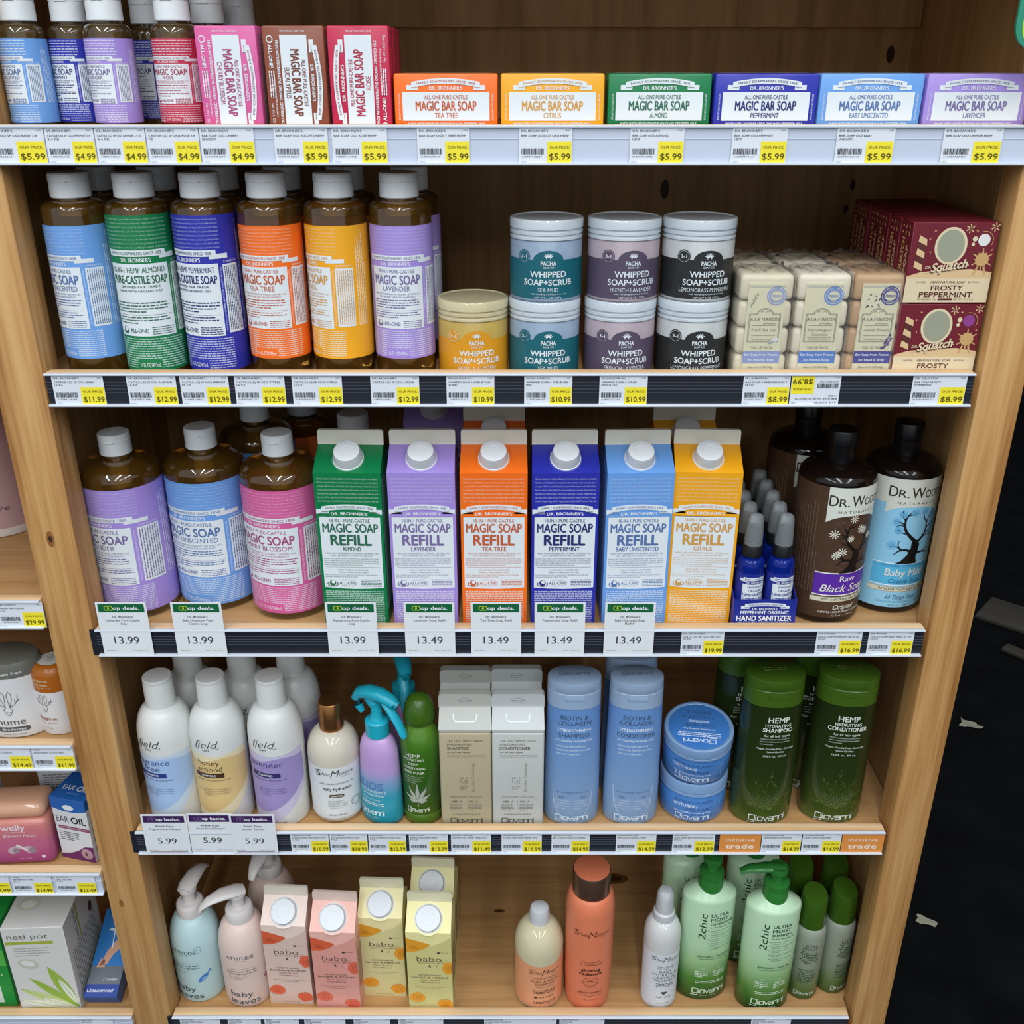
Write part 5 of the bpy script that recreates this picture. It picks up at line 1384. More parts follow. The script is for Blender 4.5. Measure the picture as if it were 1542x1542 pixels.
o1 = oval_bottle('blue frosted shampoo bottle, first of the two blue ones', 'shampoo', .0755, .0505, D4, 35, 24.5, 174, 210, (BB, BC), blue_art('SHAMPOO'), group='blue frosted bottles', capart=cap_logo('#5d7088'))
o2 = oval_bottle('blue frosted conditioner bottle beside the stacked blue jars', 'conditioner', .1508, .0505, D4, 35, 24.5, 174, 210, (BB, BC), blue_art('CONDITIONER'), group='blue frosted bottles', capart=cap_logo('#5d7088'))
dup(o2, (.1503, .103, D4), 'blue frosted bottle in the second row behind the conditioner')
HG = gradient('hemp_green', [(0, '#6f7d3a'), (.08, '#57682a'), (.22, '#38481a'), (.5, '#273514'), (1, '#232f13')], 0, 172, .2, 60, 26)
HCAP = plastic('#40601a', .26)
def hemp_art(big):
    def f(a):
        W = ink('#dfe4d8'); LG = ink('#6f8a3c')
        a.text(W, 'HEMP', 0, 159, 7.4, 2, w=27, bold=.02); a.text(W, 'HYDRATING', 0, 150.6, 4.6, 2, w=33, bold=.015); a.text(W, big, 0, 144, 5.4, 2, w=38 if big == 'SHAMPOO' else 49, bold=.025)
        a.text(W, 'for all hair types', 0, 136, 3.2, 2, w=33, bold=.008); a.micro(W, -21, 121, 21, 133, 3.7, 2, 2, True, .5, .1)
        a.text(W, 'Vegan - Cruelty-Free - Colorsafe', 0, 117, 2.5, 2, w=48, bold=.01, res=2); a.text(W, 'Salon-Quality', 0, 112.4, 2.3, 2, w=22, bold=.01, res=2); a.text(W, '13.5 fl. oz.  399 mL', 0, 106, 2.5, 2, w=30, bold=.01, res=2)
        rn = random.Random(3)
        for ang in (90, 66, 114, 40, 140, 16, 164):
            for k in range(46):
                t = rn.random(); l = 58 * (1 - abs(ang - 90) / 160); wd = 9 * sin(pi * min(1, t * 1.05)) * (1 - .3 * t)
                u = rn.uniform(-wd, wd); q = radians(ang)
                x, y = t * l * cos(q) - u * sin(q), 24 + t * l * sin(q) + u * cos(q)
                a.line(LG, [(x, y), (x + 1.6 * cos(q + u * .08), y + 1.6 * sin(q + u * .08))], .3, 1)
        a.text(W, 'giovanni', 0, 10.5, 8, 2, w=46, bold=.016); a.text(W, 'eco chic hair care', 4, 4, 1.6, 2, w=30, res=1)
    return f
def hemp_cap(a):
    W = ink('#8a9a70')
    for q in range(5): a.rect(W if q != 2 else ink('#8a4030'), -14 + q * 6, 4, -10.5 + q * 6, 5.4, 1)
    a.rect(W, -14, -.4, 14, .2, 1); a.rect(W, -14, -2.6, -7, -1.6, 1)
h1 = oval_bottle('dark green hemp shampoo bottle beside the blue jars', 'shampoo', .3185, .0555, D4, 38.5, 28, 176, 213, (HG, HCAP), hemp_art('SHAMPOO'), 4, 0, 'dark green hemp bottles', .94, hemp_cap)
h2 = oval_bottle('dark green hemp conditioner bottle at the end beside the post', 'conditioner', .4085, .0575, D4, 38.5, 28, 176, 213, (HG, HCAP), hemp_art('CONDITIONER'), 2, -6, 'dark green hemp bottles', .94, hemp_cap)
dup(h1, (.2995, .121, D4), 'dark green bottle in the second row behind the hemp shampoo')
dup(h2, (.3945, .121, D4), 'dark green bottle in the second row behind the hemp conditioner', radians(-4))

# stacked blue jars
JB = gradient('blue_mask', [(0, '#7f9fca'), (.15, '#4c80c0'), (1, '#3f78bf')], 0, 62, .25)
JL = M('#86a8d2', .22, 'plastic', trans=.15, ns=25)
def mask_jar(label, x, y, z, rx=0, rz=0):
    r = thing('hair_mask_jar', label, 'jar', (x, y, z), rz, 'blue hair mask jars'); r.rotation_euler = (rx, 0, rz)
    prof = [(36, 0), (40.5, 1.2), (42, 5), (42.3, 38), (40.5, 41), (40.5, 44)]
    b = MB(); b.lathe(prof, JB, 64)
    a = Art(); W = ink('#d5e4f4'); K = ink('#3c5a86')
    a.text(K, 'BIOTIN & COLLAGEN', 0, 34, 4.4, 1, w=50); a.text(W, 'RESTORING', -10, 28, 4.2, 1, w=30, bold=.025); a.text(K, 'HAIR MASK', 6, 22.6, 4.4, 1, w=32)
    a.text(W, 'for healthy-looking hair', 0, 17.5, 2.8, 1, w=48, bold=.012, res=2); a.text(W, 'giovanni', 0, 10, 7.0, 1, w=44, bold=.012); a.text(W, '10 fl. oz. 295 mL', 0, 4.5, 2, 1, w=22, res=1)
    a.rect(ink('#8fb2de'), 38, 4, 38.6, 38, 1)
    b.decal(a, wrap(prof, 1, 1, -6), 2.2, base=.1); b.build('jar', r, 50)
    l = MB(); l.lathe([(40.6, 42.5), (43, 42.8), (43, 45.4), (42, 45.9), (42, 47.6), (43.2, 48), (43.2, 58), (42.4, 60.2), (40.5, 61), (38.6, 60.4), (37.8, 59.6), (.01, 59.6)], JL, 64); l.build('lid', r)
    t = MB(); a = Art()
    a.ell(JB, 0, 0, 37.6, None, 0, n=48)
    a.text(W, 'giovanni', 0, 24, 6.0, 1, w=40, bold=.01); a.text(K, 'BIOTIN &', 0, -24, 5.4, 1, w=30, bold=.012); a.text(K, 'COLLAGEN', 0, -15.6, 5.4, 1, w=38, bold=.012); a.text(W, 'RESTORING', 0, -8.5, 3.4, 1, w=25, bold=.025); a.text(K, 'HAIR MASK', 0, -2, 5.2, 1, w=36, bold=.012)
    a.text(W, 'for healthy-looking hair', 0, 5, 2.6, 1, w=40, bold=.012, res=2); a.micro(W, -26, 10, 26, 18, 2.8, 1, 3, False, .45)
    a.d = [(m, -q, L) for m, q, L in a.d]
    t.decal(a, plane((0, 0, 59.6), (1, 0, 0), (0, 1, 0)), lim=0, base=.1); t.build('lid_label', r)
    return r
mask_jar('blue hair mask jar at the bottom of its stack', .2340, .0705, D4)
mask_jar('blue hair mask jar on top of its stack, lid tipped to the front', .2342, .0690, D4 + .0698, radians(10.5), radians(-8))

# ================================================================ lowest shelf
def pump_bottle(label, col, x, y, ang, dx, yaw=0, off=0, fish=True, group='pump bottles'):
    r = thing('pump_bottle', label, 'pump bottle', (x, y, D5), radians(yaw), group)
    prof = [(28, 0), (32.5, 1.5), (34, 7), (34, 92)] + dome(34, 94, 141, 16)
    b = MB(); b.lathe(prof, plastic(col, .35), 56)
    a = Art(); K = ink('#47525a'); G = ink('#7b7a78')
    a.text(K, 'ATTITUDE', 0, 96, 5.4, 1, w=38, bold=.01); a.text(G, 'LIVING', 0, 91, 1.6, 1, w=14, res=1)
    a.rect(G, -20, 76, 20, 76.4, 1); a.text(K, 'shampoo & body wash', 0, 72, 2.7, 1, w=42, bold=.012, res=2); a.text(K, 'shampooing et gel douche', 0, 67.6, 2.7, 1, w=44, bold=.012, res=2)
    a.text(G, 'pear nectar - poire', -5, 62, 2.0, 1, w=28, res=1); a.text(G, 'EWG VERIFIED', -9, 58, 1.7, 1, w=20, res=1)
    if fish:
        F = ink('#4a86c8')
        a.ell(F, 24, 47, 9.5, 4.2, 1, rot=.75); a.poly(F, [(29, 52), (37, 56), (34, 60)], 1); a.line(ink('#2f5f9a'), [(18, 42), (30, 54)], 1.2, 2); a.ell(ink('#8fb9e0'), 24.5, 46.2, 4.5, 1.6, 2, rot=.75)
        a.ring(K, 22, 100, 4.6, .35, 1, ry=5.6); a.text(K, 'EWG', 22, 100, 2, 1, w=6, res=1)
    else:
        a.ell(ink('#b9788e'), 36, 50, 6, 4, 1, rot=.6); a.ell(ink('#c98fa0'), 40, 54, 4, 3, 2, rot=.6)
    a.text(K, 'baby', -4, 28, 9.5, 2, w=32, bold=.008); a.text(K, 'leaves', 0, 14.5, 9.5, 2, w=42, bold=.008)
    b.decal(a, wrap(prof, 1, 1, off), 2.2, 8, base=.1); b.build('bottle', r, 50)
    WP = plastic('#d9d3d0', .3)
    c = MB(); c.lathe([(16, 139), (18.4, 139.6), (18.8, 142), (18.4, 157), (16.5, 159.5), (12, 160)], WP, 40); c.build('collar', r)
    p = MB(); p.lathe([(8.5, 159), (8.5, 176), (11.5, 178), (12, 182), (11, 185)], WP, 28)
    q = radians(ang); d = (cos(q), sin(q))
    p.tube([(-d[0] * 10, -d[1] * 10, 184), (0, 0, 186), (d[0] * 20, d[1] * 20, 187.5), (d[0] * 38, d[1] * 38, 184), (d[0] * 48, d[1] * 48, 178), (d[0] * 51, d[1] * 51, 173)], [9.5, 12.5, 11.5, 8.5, 5.6, 4.2], WP, 14, .5)
    p.build('pump_head', r)
    return r
p1 = pump_bottle('pale blue baby wash pump bottle with a small fish, at the end', '#b9d6d8', -.4428, .0665, 78, 0, 0, -10)
p2 = pump_bottle('pale pink baby wash pump bottle beside the cream carton', '#e0c8be', -.3732, .0575, 208, 0, 0, 2, False)
dup(p2, (wx(404, 1330, .14) + .004, .139, D5), 'pale pink pump bottle in the second row behind the front pink one', radians(50))

def small_carton(label, name, top, body, acc, fruit, l1, l2, kind, x, y, yaw=0):
    r = thing('%s_carton' % name, label, 'carton', (x, y, D5), radians(yaw), 'small hair care cartons')
    W, D, hs, ht = 61, 60, 148, 175
    tm = card(top, .35); bm_ = card(body, .35); AC = ink(acc); FR = ink(fruit); K = ink('#6a5a4c')
    b = MB(); gable_body(b, W, D, hs, ht, tm)
    a = Art()
    a.rect(bm_, -W / 2 + .1, .1, W / 2 - .1, 122, 0)
    a.poly(bm_, [(-W / 2 + .1, 122)] + [(-30 + 6 * k, 122 + (0 if k < 2 else 0) + .32 * max(0, k - 3) ** 2.1) for k in range(11)] + [(W / 2 - .1, 122)], 0)
    a.poly(AC, [(-W / 2 + .1, 138), (-W / 2 + .1, 113), (-18, 113.5), (-8, 118), (0, 124), (2, 127), (-12, 132)], 1)
    a.text(ink(mixhex(acc, '#502010', .5)), 'CLEAN', -22, 123.5, 2.2, 2, w=9, bold=.01, res=2); a.text(ink(mixhex(acc, '#502010', .5)), '& GENTLE', -19, 120, 2.2, 2, w=13, bold=.01, res=2)
    a.text(K, 'babo', 0, 100, 8.6, 1, w=34, bold=.0); a.text(K, 'BOTANICALS', 2, 93, 2.6, 1, w=35, bold=-.006); a.ell(K, 0, 87.5, 1.4, 2, 1); a.ell(K, .8, 85.8, 1.2, 1.2, 1)
    a.ell(ink('#4c463e'), 13, 112, 2.4, 1.6, 1); a.text(ink('#4c463e'), 'bcorp cert', 20, 112.6, 2, 1, w=12, sh=.3, res=1)
    a.text(K, l1, 0, 70, 2.9, 1, w=30, bold=.015, res=2); a.text(K, l2, 0, 65.6, 3.1, 1, w=50, bold=.022, res=2)
    a.text(ink(mixhex(acc, '#6a5a4c', .45)), 'Plant Based', 0, 60.6, 3.0, 1, w=26, bold=.01, res=2); a.text(K, kind, 0, 56, 3.0, 1, w=26, bold=.012, res=2)
    a.text(K, 'For dry, color treated & damaged hair', 0, 47.5, 1.8, 1, w=42, res=1); a.text(K, 'nourishing & gentle', 0, 44, 1.8, 1, w=26, res=1)
    DKF = ink(mixhex(fruit, '#7a2a10', .45))
    for cx, cy, rx, ry, ro in ((27, 84, 10, 12, .3), (-19, 27, 11.5, 9.5, -.5), (20, 15, 10.5, 9, .2)):
        rn = random.Random(int(cx)); pts = []
        for k in range(16):
            t = 2 * pi * k / 16; q = 1 + rn.uniform(-.12, .1)
            px_ = min(W / 2 - .2, max(-W / 2 + .2, cx + rx * q * cos(t + ro))); pts.append((px_, cy + ry * q * sin(t + ro)))
        a.poly(FR, pts, 1)
        for k in range(4): a.line(DKF, [(min(30, cx - rx * .5 + k * rx * .3), cy - ry * .6), (min(30, cx - rx * .3 + k * rx * .28), cy), (min(30, cx - rx * .5 + k * rx * .3), cy + ry * .6)], .5, 2)
        a.ring(K, min(20, cx), cy, rx * 1.05, .3, 2, ry=ry * 1.05, a0=60 if cx > 0 else 180, a1=180 if cx > 0 else 330)
    a.text(K, '12 fl oz / 355 mL', 0, 4.5, 1.7, 1, w=24, res=1)
    b.decal(a, flat(-D / 2), lim=0, base=.06)
    for sgn in (-1, 1):
        s = Art(); s.rect(bm_, -D / 2 + .1, .1, D / 2 - .1, 128, 0); s.micro(K, -24, 40, 24, 110, 4, 1, 2, False, .35, .2)
        b.decal(s, plane((sgn * W / 2, 0, 0), (0, sgn, 0), (0, 0, 1)), lim=0, base=.06)
    b.build('carton', r)
    f = MB(); f.prism(fin_pts(W / 2 - .3, ht - 1, 191, 3), -1.8, 1.8, card(mixhex(top, '#d8d5c8', .6), .35)); f.build('gable_seal', r)
    ang = math.degrees(math.atan2(ht - hs, D / 2 - 1.6)); tn = math.tan(radians(ang))
    g = MB(); g.lathe([(21.5, 0), (21.5, .4), (19.5, .5)], card(mixhex(top, '#ffffff', .15), .35), 40); aa = radians(ang)
    g.warp(lambda x, y, z: (x, -17 + y * cos(aa) - z * sin(aa), hs + (D / 2 - 17) * tn + .1 + y * sin(aa) + z * cos(aa))); g.build('spout_ring', r)
    c = MB(); ribbed_cap(c, 17.6, 16.8, 9, CAP2, (0, -17, hs + (D / 2 - 17) * tn + .1), ang); c.build('screw_cap', r)
    return r
def wl(l, r_, py, y): return wx((l + r_) / 2, py, y)
small_carton('cream pink conditioner carton with coral petals, beside the pink pump bottle', 'conditioner', '#ead4c8', '#d8bdb0', '#d6603e', '#e0684a', 'DEFINING', 'BAOBAB & ROSEHIP', 'Conditioner', wl(404, 470, 1470, .0316), .0316 + .030, -3)
small_carton('salmon shampoo carton with coral petals', 'shampoo', '#efb9ab', '#dd9c90', '#d6603e', '#dc6a52', 'DEFINING', 'BAOBAB & ROSEHIP', 'Shampoo', wl(473, 541, 1470, .021) + .001, .0208 + .030, -3)
small_carton('pale yellow conditioner carton with orange flowers, set back from the front', 'conditioner', '#ede2a8', '#d8cf96', '#e09c2e', '#e8a030', 'NOURISHING', 'MANGO & HIBISCUS', 'Conditioner', wl(544, 612, 1470, .0447) + .001, .0447 + .030, -2)
y4 = small_carton('pale yellow shampoo carton with orange flowers, at the shelf front', 'shampoo', '#eee6a4', '#d3ca88', '#e09c2e', '#e8a030', 'NOURISHING', 'MANGO & HIBISCUS', 'Shampoo', wl(612, 683, 1470, .0197) + .001, .0197 + .030, -2)
dup(y4, (wl(615, 684, 1340, .083) + .001, .083 + .030, D5), 'pale yellow carton in the second row behind the front yellow one', radians(-3))

CLR2 = clear_mat('clear_white_plastic', '#e6eaec', .55)
# peach bottle, tall coral wash, white spray
K = ink('#4a2c24'); PEA = ink('#e09a70')
r = thing('shampoo_bottle', 'cream bottle with a peach label and clear flip cap, standing alone', 'shampoo bottle', (.0375, .0525, D5))
prof = [(27, 0), (31, 1.2), (33.6, 7), (34, 98)] + dome(34, 100, 138, 12)
b = MB(); b.lathe(prof, M('#cfc7a6', .1, 'soap', ns=25, var=.06, sss=.2), 56); b.build('bottle', r, 50)
c = MB(); c.lathe([(12, 136), (13.4, 136.6), (13.8, 140), (13.6, 156), (12, 161), (8, 163.4), (.01, 164)], M('#d6dbde', .18, 'plastic', trans=.15, ns=40), 36); c.build('cap', r)
t = MB(); a = Art(); a.rect(PEA, -48, 9, 48, 86, 0)
a.poly(PEA, [(-48, 86), (48, 86), (48, 95)] + [(40 - 8 * k, 86 + 9 * (abs(5 - k) / 6) ** 2) for k in range(11)] + [(-48, 95)], 0)
script(a, K, 4, 75, .86); a.text(K, 'COCONUT & HIBISCUS', 4, 64.5, 2.2, 1, w=36, res=2); a.text(K, 'CURL & SHINE', 4, 58.5, 4.2, 1, w=39); a.text(K, 'SHAMPOO', 4, 52.5, 4.2, 1, w=28)
a.text(K, 'thick, curly hair', 4, 47.5, 1.9, 1, w=24, res=1); a.micro(K, -12, 35, 20, 42, 2.6, 1, 3, False, .45); a.text(K, 'FAIR TRADE', 6, 27.5, 3, 1, w=22); a.ell(K, -9, 27.5, 2.6, 1.8, 1); a.micro(K, -12, 14, 20, 20, 2.6, 1, 3, False, .45)
t.decal(a, wrap(prof, 1, 1, 4), 2.2); t.build('label', r)

r = thing('body_wash_bottle', 'tall coral body wash bottle with a bronze cap', 'body wash bottle', (.1063, .0495, D5))
COR = plastic('#e2805c', .4)
prof = [(26, 0), (29.5, 1.5), (31, 9), (32.5, 60), (33, 170)] + dome(33, 172, 198, 25)
b = MB(); b.lathe(prof, COR, 56)
a = Art(); script(a, K, 0, 146, .98, 1); a.text(K, 'COCONUT', 0, 97, 2.5, 1, w=27); a.text(K, '& HIBISCUS', 0, 92, 2.5, 1, w=31); a.text(K, 'glowing', 0, 82, 5, 1, w=27, bold=.035); a.text(K, 'radiance', 0, 75, 5, 1, w=32, bold=.035)
a.ring(K, 0, 60, 11, .45, 1, ry=8); a.text(K, '24h', 0, 61.5, 3.4, 1, w=10, bold=.02); a.line(K, [(-10.5, 58), (10.5, 58)], .4, 1); a.ring(K, 0, 58, 9, .4, 1, ry=9, a0=190, a1=350)
a.text(K, 'BODY WASH', 0, 38, 3.8, 1, w=32, bold=.015); a.line(K, [(-19, 36), (-14, 33), (0, 31.5), (14, 33), (19, 36)], .5, 1); a.text(K, '19 fl oz / 562 mL', 0, 24, 2, 1, w=22, res=1)
b.decal(a, wrap(prof, 1, 1, 1), 2.2, 8, base=.1); b.build('bottle', r, 50)
c = MB(); c.lathe([(24.6, 196), (25.4, 196.4), (25.4, 232), (24.6, 233.6)], M('#8a6a58', .3, 'metal', metal=.8, ns=200), 48); c.lathe([(24.4, 232.2), (23.8, 234.2), (.01, 234.6)], COR, 48); c.build('cap', r)

r = thing('spray_bottle', 'white leave-in spray bottle with a clear cap beside the mint bottles', 'spray bottle', (wx(993, 1460, .045), .0455, D5))
prof = [(20, 0), (23.6, 1.2), (25, 7), (25, 122)] + dome(25, 124, 152, 11.5)
b = MB(); b.lathe(prof, M('#cfd0cf', .12, 'soap', ns=40, var=.03, sss=.2), 48); b.build('bottle', r, 50)
c = MB(); c.lathe([(11.5, 151), (14.4, 151.6), (15, 154), (14.4, 163), (11, 166)], M('#d6dadc', .2, 'plastic', trans=.15), 32); c.lathe([(5, 165), (5.5, 183), (7, 184), (7, 191), (4, 193)], plastic('#d4d8da', .3), 24); c.build('sprayer', r)
c = MB(); c.lathe([(12.4, 165.6), (12.4, 167), (11.6, 185), (10.6, 196), (8, 200), (.01, 201.4)], CLR2, 32); c.build('clear_cap', r)
t = MB(); a = Art(); a.rect(ink('#d5d8dc'), -36, 8, 36, 106, 0); K2 = ink('#3a3c42'); script(a, K2, 2, 97, .78)
a.text(K2, '100% VIRGIN', 2, 84, 2.2, 1, w=24, res=2); a.text(K2, 'COCONUT OIL', 2, 80.6, 2.2, 1, w=24, res=2)
for q, s in enumerate(('DAILY', 'HYDRATION', 'LEAVE-IN', 'TREATMENT')): a.text(K2, s, 2, 75 - 5.7 * q, 4.2, 1, w=(17, 36, 29, 36)[q])
a.micro(K2, -10, 44, 15, 53, 2.6, 1, 3, False, .45); a.ell(K2, 0, 35, 2.4, 1.8, 1); a.ell(K2, 4, 35, 2.4, 1.8, 1); a.poly(K2, [(-2, 34.4), (6, 34.4), (2, 30.6)], 1); a.text(K2, 'FAIR TRADE', 2, 26, 3, 1, w=21); a.text(K2, '8 fl oz / 237 mL', 2, 15, 1.9, 1, w=19, res=1)
t.decal(a, wrap(prof, 1, 1, 2), 2.2); t.build('label', r)

# mint green pump bottles and green sprays
MINT = gradient('mint_print', [(0, '#24461c'), (.1, '#2f6022'), (.24, '#4f8a38'), (.42, '#9cc48c'), (.58, '#b4d8ae'), (1, '#bfe0bb')], 0, 178, .28)
GRN = plastic('#2f7a34', .25)
def mint_art(kind):
    def f(a):
        K = ink('#1c3a1e'); W = ink('#cfe0c4')
        rot_art(a, 90, lambda z: z.text(K, '2chic', 140, 17, 9.6, 2, w=46, sh=.25))
        a.text(K, 'ULTRA', -7, 160, 5.6, 2, w=26, al='l', bold=.012); a.text(K, 'MOIST', -7, 152, 5.6, 2, w=26, al='l', bold=.012); a.text(K, kind, -7, 144.5, 4.0, 2, w=28 if kind == 'SHAMPOO' else 36, al='l', bold=.02)
        a.text(K, 'for dry, damaged hair', -7, 138.5, 2.5, 2, w=32, al='l', res=2)
        for q in range(5): a.ell(K, -8, 132.4 - q * 7.6, .6, None, 2, n=8); a.micro(K, -6, 126.5 - q * 7.6, 27, 133.8 - q * 7.6, 3.2, 2, q, True, .5, .2)
        a.text(K, 'AVOCADO + OLIVE OIL', 2, 85, 3.0, 2, w=46, bold=.015, res=2); a.text(K, 'Intense Moisture, Luscious Hair', 2, 80.4, 1.9, 2, w=40, res=1)
        a.text(W, 'YES', -12, 62, 2.6, 2, w=7); a.text(W, 'NO', 12, 62, 2.6, 2, w=6); a.micro(W, -22, 44, -2, 58, 3.2, 2, 5, False, .45, .15); a.micro(W, 4, 44, 24, 58, 3.2, 2, 6, False, .45, .15); a.micro(W, -20, 32, 22, 39, 3, 2, 7, False, .45)
        a.text(W, 'giovanni', 0, 19, 8.4, 2, w=46, bold=.012); a.text(W, '24 fl. oz. 710 mL', 0, 10, 2.2, 2, w=24, res=1)
    return f
def mint_pump(label, name, kind, x, y, ang, yaw=0, off=0):
    r = thing('%s_bottle' % name, label, '%s bottle' % name, (x, y, D5), radians(yaw), 'mint green pump bottles')
    prof = [(31, 0), (35.5, .8), (36.8, 4), (37, 178), (36.4, 181.5), (34.5, 183.6), (24, 190), (15, 195)]
    b = MB(); b.lathe(prof, MINT, 64, 1, .68); a = Art(); mint_art(kind)(a)
    b.decal(a, wrap(prof, 1, .68, off), 2.2, 8, base=.1); b.build('bottle', r, 50)
    c = MB(); c.lathe([(15, 188), (16.6, 189), (16.8, 206), (15.6, 208), (15.6, 209.4), (16.6, 210), (16.6, 218), (12, 220)], GRN, 40); c.build('collar', r)
    p = MB(); p.lathe([(8, 219), (8, 232), (12.5, 234), (13, 240), (12, 243)], GRN, 28); q = radians(ang); d = (cos(q), sin(q))
    p.tube([(-d[0] * 8, -d[1] * 8, 240), (d[0] * 16, d[1] * 16, 240), (d[0] * 40, d[1] * 40, 238), (d[0] * 50, d[1] * 50, 233)], [8, 9, 7, 5], GRN, 14, .6); p.build('pump_head', r)
    return r
m1 = mint_pump('mint green conditioner pump bottle beside the white spray', 'conditioner', 'CONDITIONER', .2690, .0625, 100, 4, 5)
m2 = mint_pump('mint green shampoo pump bottle, set closer to the shelf edge', 'shampoo', 'SHAMPOO', .3520, .0435, 178, 2, 2)
dup(m1, (wx(1030, 1330, .132) + .004, .130, D5), 'mint green bottle in the second row behind the conditioner', radians(8))
dup(m2, (wx(1132, 1330, .12), .1265, D5), 'mint green bottle in the second row between the two front ones', radians(8))
GS = gradient('green_spray', [(0, '#34501f'), (.18, '#566f3c'), (.42, '#84907a'), (1, '#979f90')], 0, 128, .28)
GC = M('#47701f', .12, 'plastic', trans=.4, ns=30)
def green_spray(label, x, y, yaw=0):
    r = thing('spray_bottle', label, 'spray bottle', (x, y, D5), radians(yaw), 'small green capped sprays')
    prof = [(18, 0), (21, 1), (22.2, 5), (22, 112)] + dome(22, 114, 130, 16.5)
    b = MB(); b.lathe(prof, GS, 44); a = Art(); K = ink('#2c4a2c'); W = ink('#c8d6bc')
    rot_art(a, 90, lambda z: z.text(K, '2chic', 88, 9, 6.5, 1, w=32, sh=.25)); a.text(K, 'ULTRA', 2, 104, 4, 1, w=16, al='c'); a.text(K, 'MOIST', 2, 98, 4, 1, w=16); a.micro(K, -5, 70, 15, 92, 3, 1, 2, False, .45, .2); a.micro(K, -12, 32, 14, 60, 3, 1, 4, False, .4, .2)
    a.text(W, 'giovanni', 0, 14, 5, 1, w=28, bold=.012)
    b.decal(a, wrap(prof, 1, 1, -3), 2.0, 8, base=.1); b.build('bottle', r, 50)
    c = MB(); c.lathe([(17, 127), (18.4, 127.5), (18.8, 131), (18.2, 155), (17.6, 175), (16, 179), (.01, 180)], GC, 36, tilt=lambda x, y, z: (y * .35 if z > 173 else 0)); c.build('cap', r)
    return r
g1 = green_spray('small green capped spray bottle beside the mint shampoo', .4125, .0590, 0)
dup(g1, (.4565, .0690, D5), 'small green capped spray bottle at the end beside the post', radians(30))
dup(g1, (.4085, .116, D5), 'green capped spray bottle in the second row behind the first', 0)
dup(g1, (.4600, .122, D5), 'green capped spray bottle in the second row beside the end panel', radians(20))
# ================================================================ the neighbouring bay
LD = {k: v - .0127 for k, v in LB.items()}
r = thing('lotion_bottle', 'large mauve lotion bottle with a white foot, cut off by the post', 'lotion bottle', (-.672, .232, LD['a']))
prof = [(46, 10), (50, 12), (50, 190)] + dome(50, 190, 205, 22)
b = MB(); b.lathe(prof, plastic('#b9979a', .4), 48); a = Art(); a.text(ink('#4a3a40'), 'care', 18, 40, 7, 1, w=28)
b.decal(a, wrap([(50, 0), (50, 200)], 1, 1, 5), 2.2, base=.1); b.build('bottle', r)
b = MB(); b.lathe([(44, 0), (48.5, 1), (49.6, 5), (49.6, 12)], plastic('#d8d0cb', .35), 48); b.build('foot', r)
b = MB(); b.lathe([(20, 203), (20, 225), (18, 228), (.01, 228)], plastic('#d8d0cb', .35), 32); b.build('cap', r)
def hare(a, m, s, cx, cy):
    P = lambda *q: [(cx + x * s, cy + y * s) for x, y in q]
    for d in (-1, 1):
        a.line(m, P((d * 2, 0), (d * 5, 9), (d * 5, 14), (d * 3, 17), (d * 1, 13), (d * 1.5, 6), (d * 2, 0)), .55 * s, 1)
        a.line(m, P((d * 2, 0), (d * 7, 3), (d * 10, 8), (d * 10, 12)), .55 * s, 1)
        a.line(m, P((d * 7, 3), (d * 7.5, 8)), .55 * s, 1); a.line(m, P((d * 9, 6), (d * 12, 8)), .55 * s, 1)
        a.line(m, P((d * 2, 0), (d * 4, -3), (d * 1.6, -8), (0, -9)), .55 * s, 1)
    a.line(m, P((-1.4, -5), (0, -6.2), (1.4, -5)), .5 * s, 1)
WPR = plastic('#d9dadb', .35); GK = ink('#5c5a58')
r = thing('deodorant_stick', 'wide white deodorant stick with a grey lid', 'deodorant', (-.611, .0595, LD['b']), 0, 'deodorants')
b = MB(); prof = [(36, 0), (40, 2), (41, 8), (41, 85)]; b.lathe(prof, WPR, 56, 1, .7)
a = Art(); hare(a, GK, 1.3, 6, 46); a.text(GK, 'hume', 6, 25, 9, 1, w=33, bold=.015); a.rrect(GK, -13, 11, 26, 17.5, 3, 1); a.text(WHITE, 'deodorant', 7, 14.2, 3.4, 2, w=28, bold=.01); a.text(GK, 'plant powered', 7, 7, 1.8, 1, w=26, res=1)
b.decal(a, wrap(prof, 1, .7, 0), 2.2, base=.1); b.build('body', r)
b = MB(); pl_ = [(41.2, 85.3), (41.4, 100), (39, 104), (30, 106), (.01, 107)]; b.lathe(pl_, plastic('#6c6c64', .35), 56, 1, .7); a = Art(); a.text(WHITE, 'aluminum free', 8, 92.5, 4.0, 1, w=44, bold=.01); b.decal(a, wrap([(41.3, 85), (41.4, 101)], 1, .7, 0), 2.2, base=.1); b.build('lid', r)
r = thing('deodorant_stick', 'white deodorant tube with a brown orange cap against the post', 'deodorant', (-.5660 + .0085, .0630, LD['b']), 0, 'deodorants')
b = MB(); prof = [(22, 0), (24.5, 1), (25.4, 5), (25.5, 62)]; b.lathe(prof, WPR, 48)
BRK = ink('#8a5230'); a = Art(); hare(a, ink('#6a4a3a'), .95, -4, 43); a.text(BRK, 'hume', -4, 25, 6.6, 1, w=24, bold=.015); a.line(BRK, [(-16, 19.5), (-4, 17.6), (8, 18.6)], .4, 1); a.text(BRK, '2 oz (57g)', -4, 11, 1.8, 1, w=9, res=1)
b.decal(a, wrap(prof, 1, 1, -3), 2.2, base=.1); b.build('body', r)
b = MB(); OC = plastic('#a85f1c', .25); cp = [(25.7, 62.3), (25.8, 84), (23.5, 90.5), (19, 94), (17.5, 94.6), (.01, 95)]; b.lathe(cp, OC, 48)
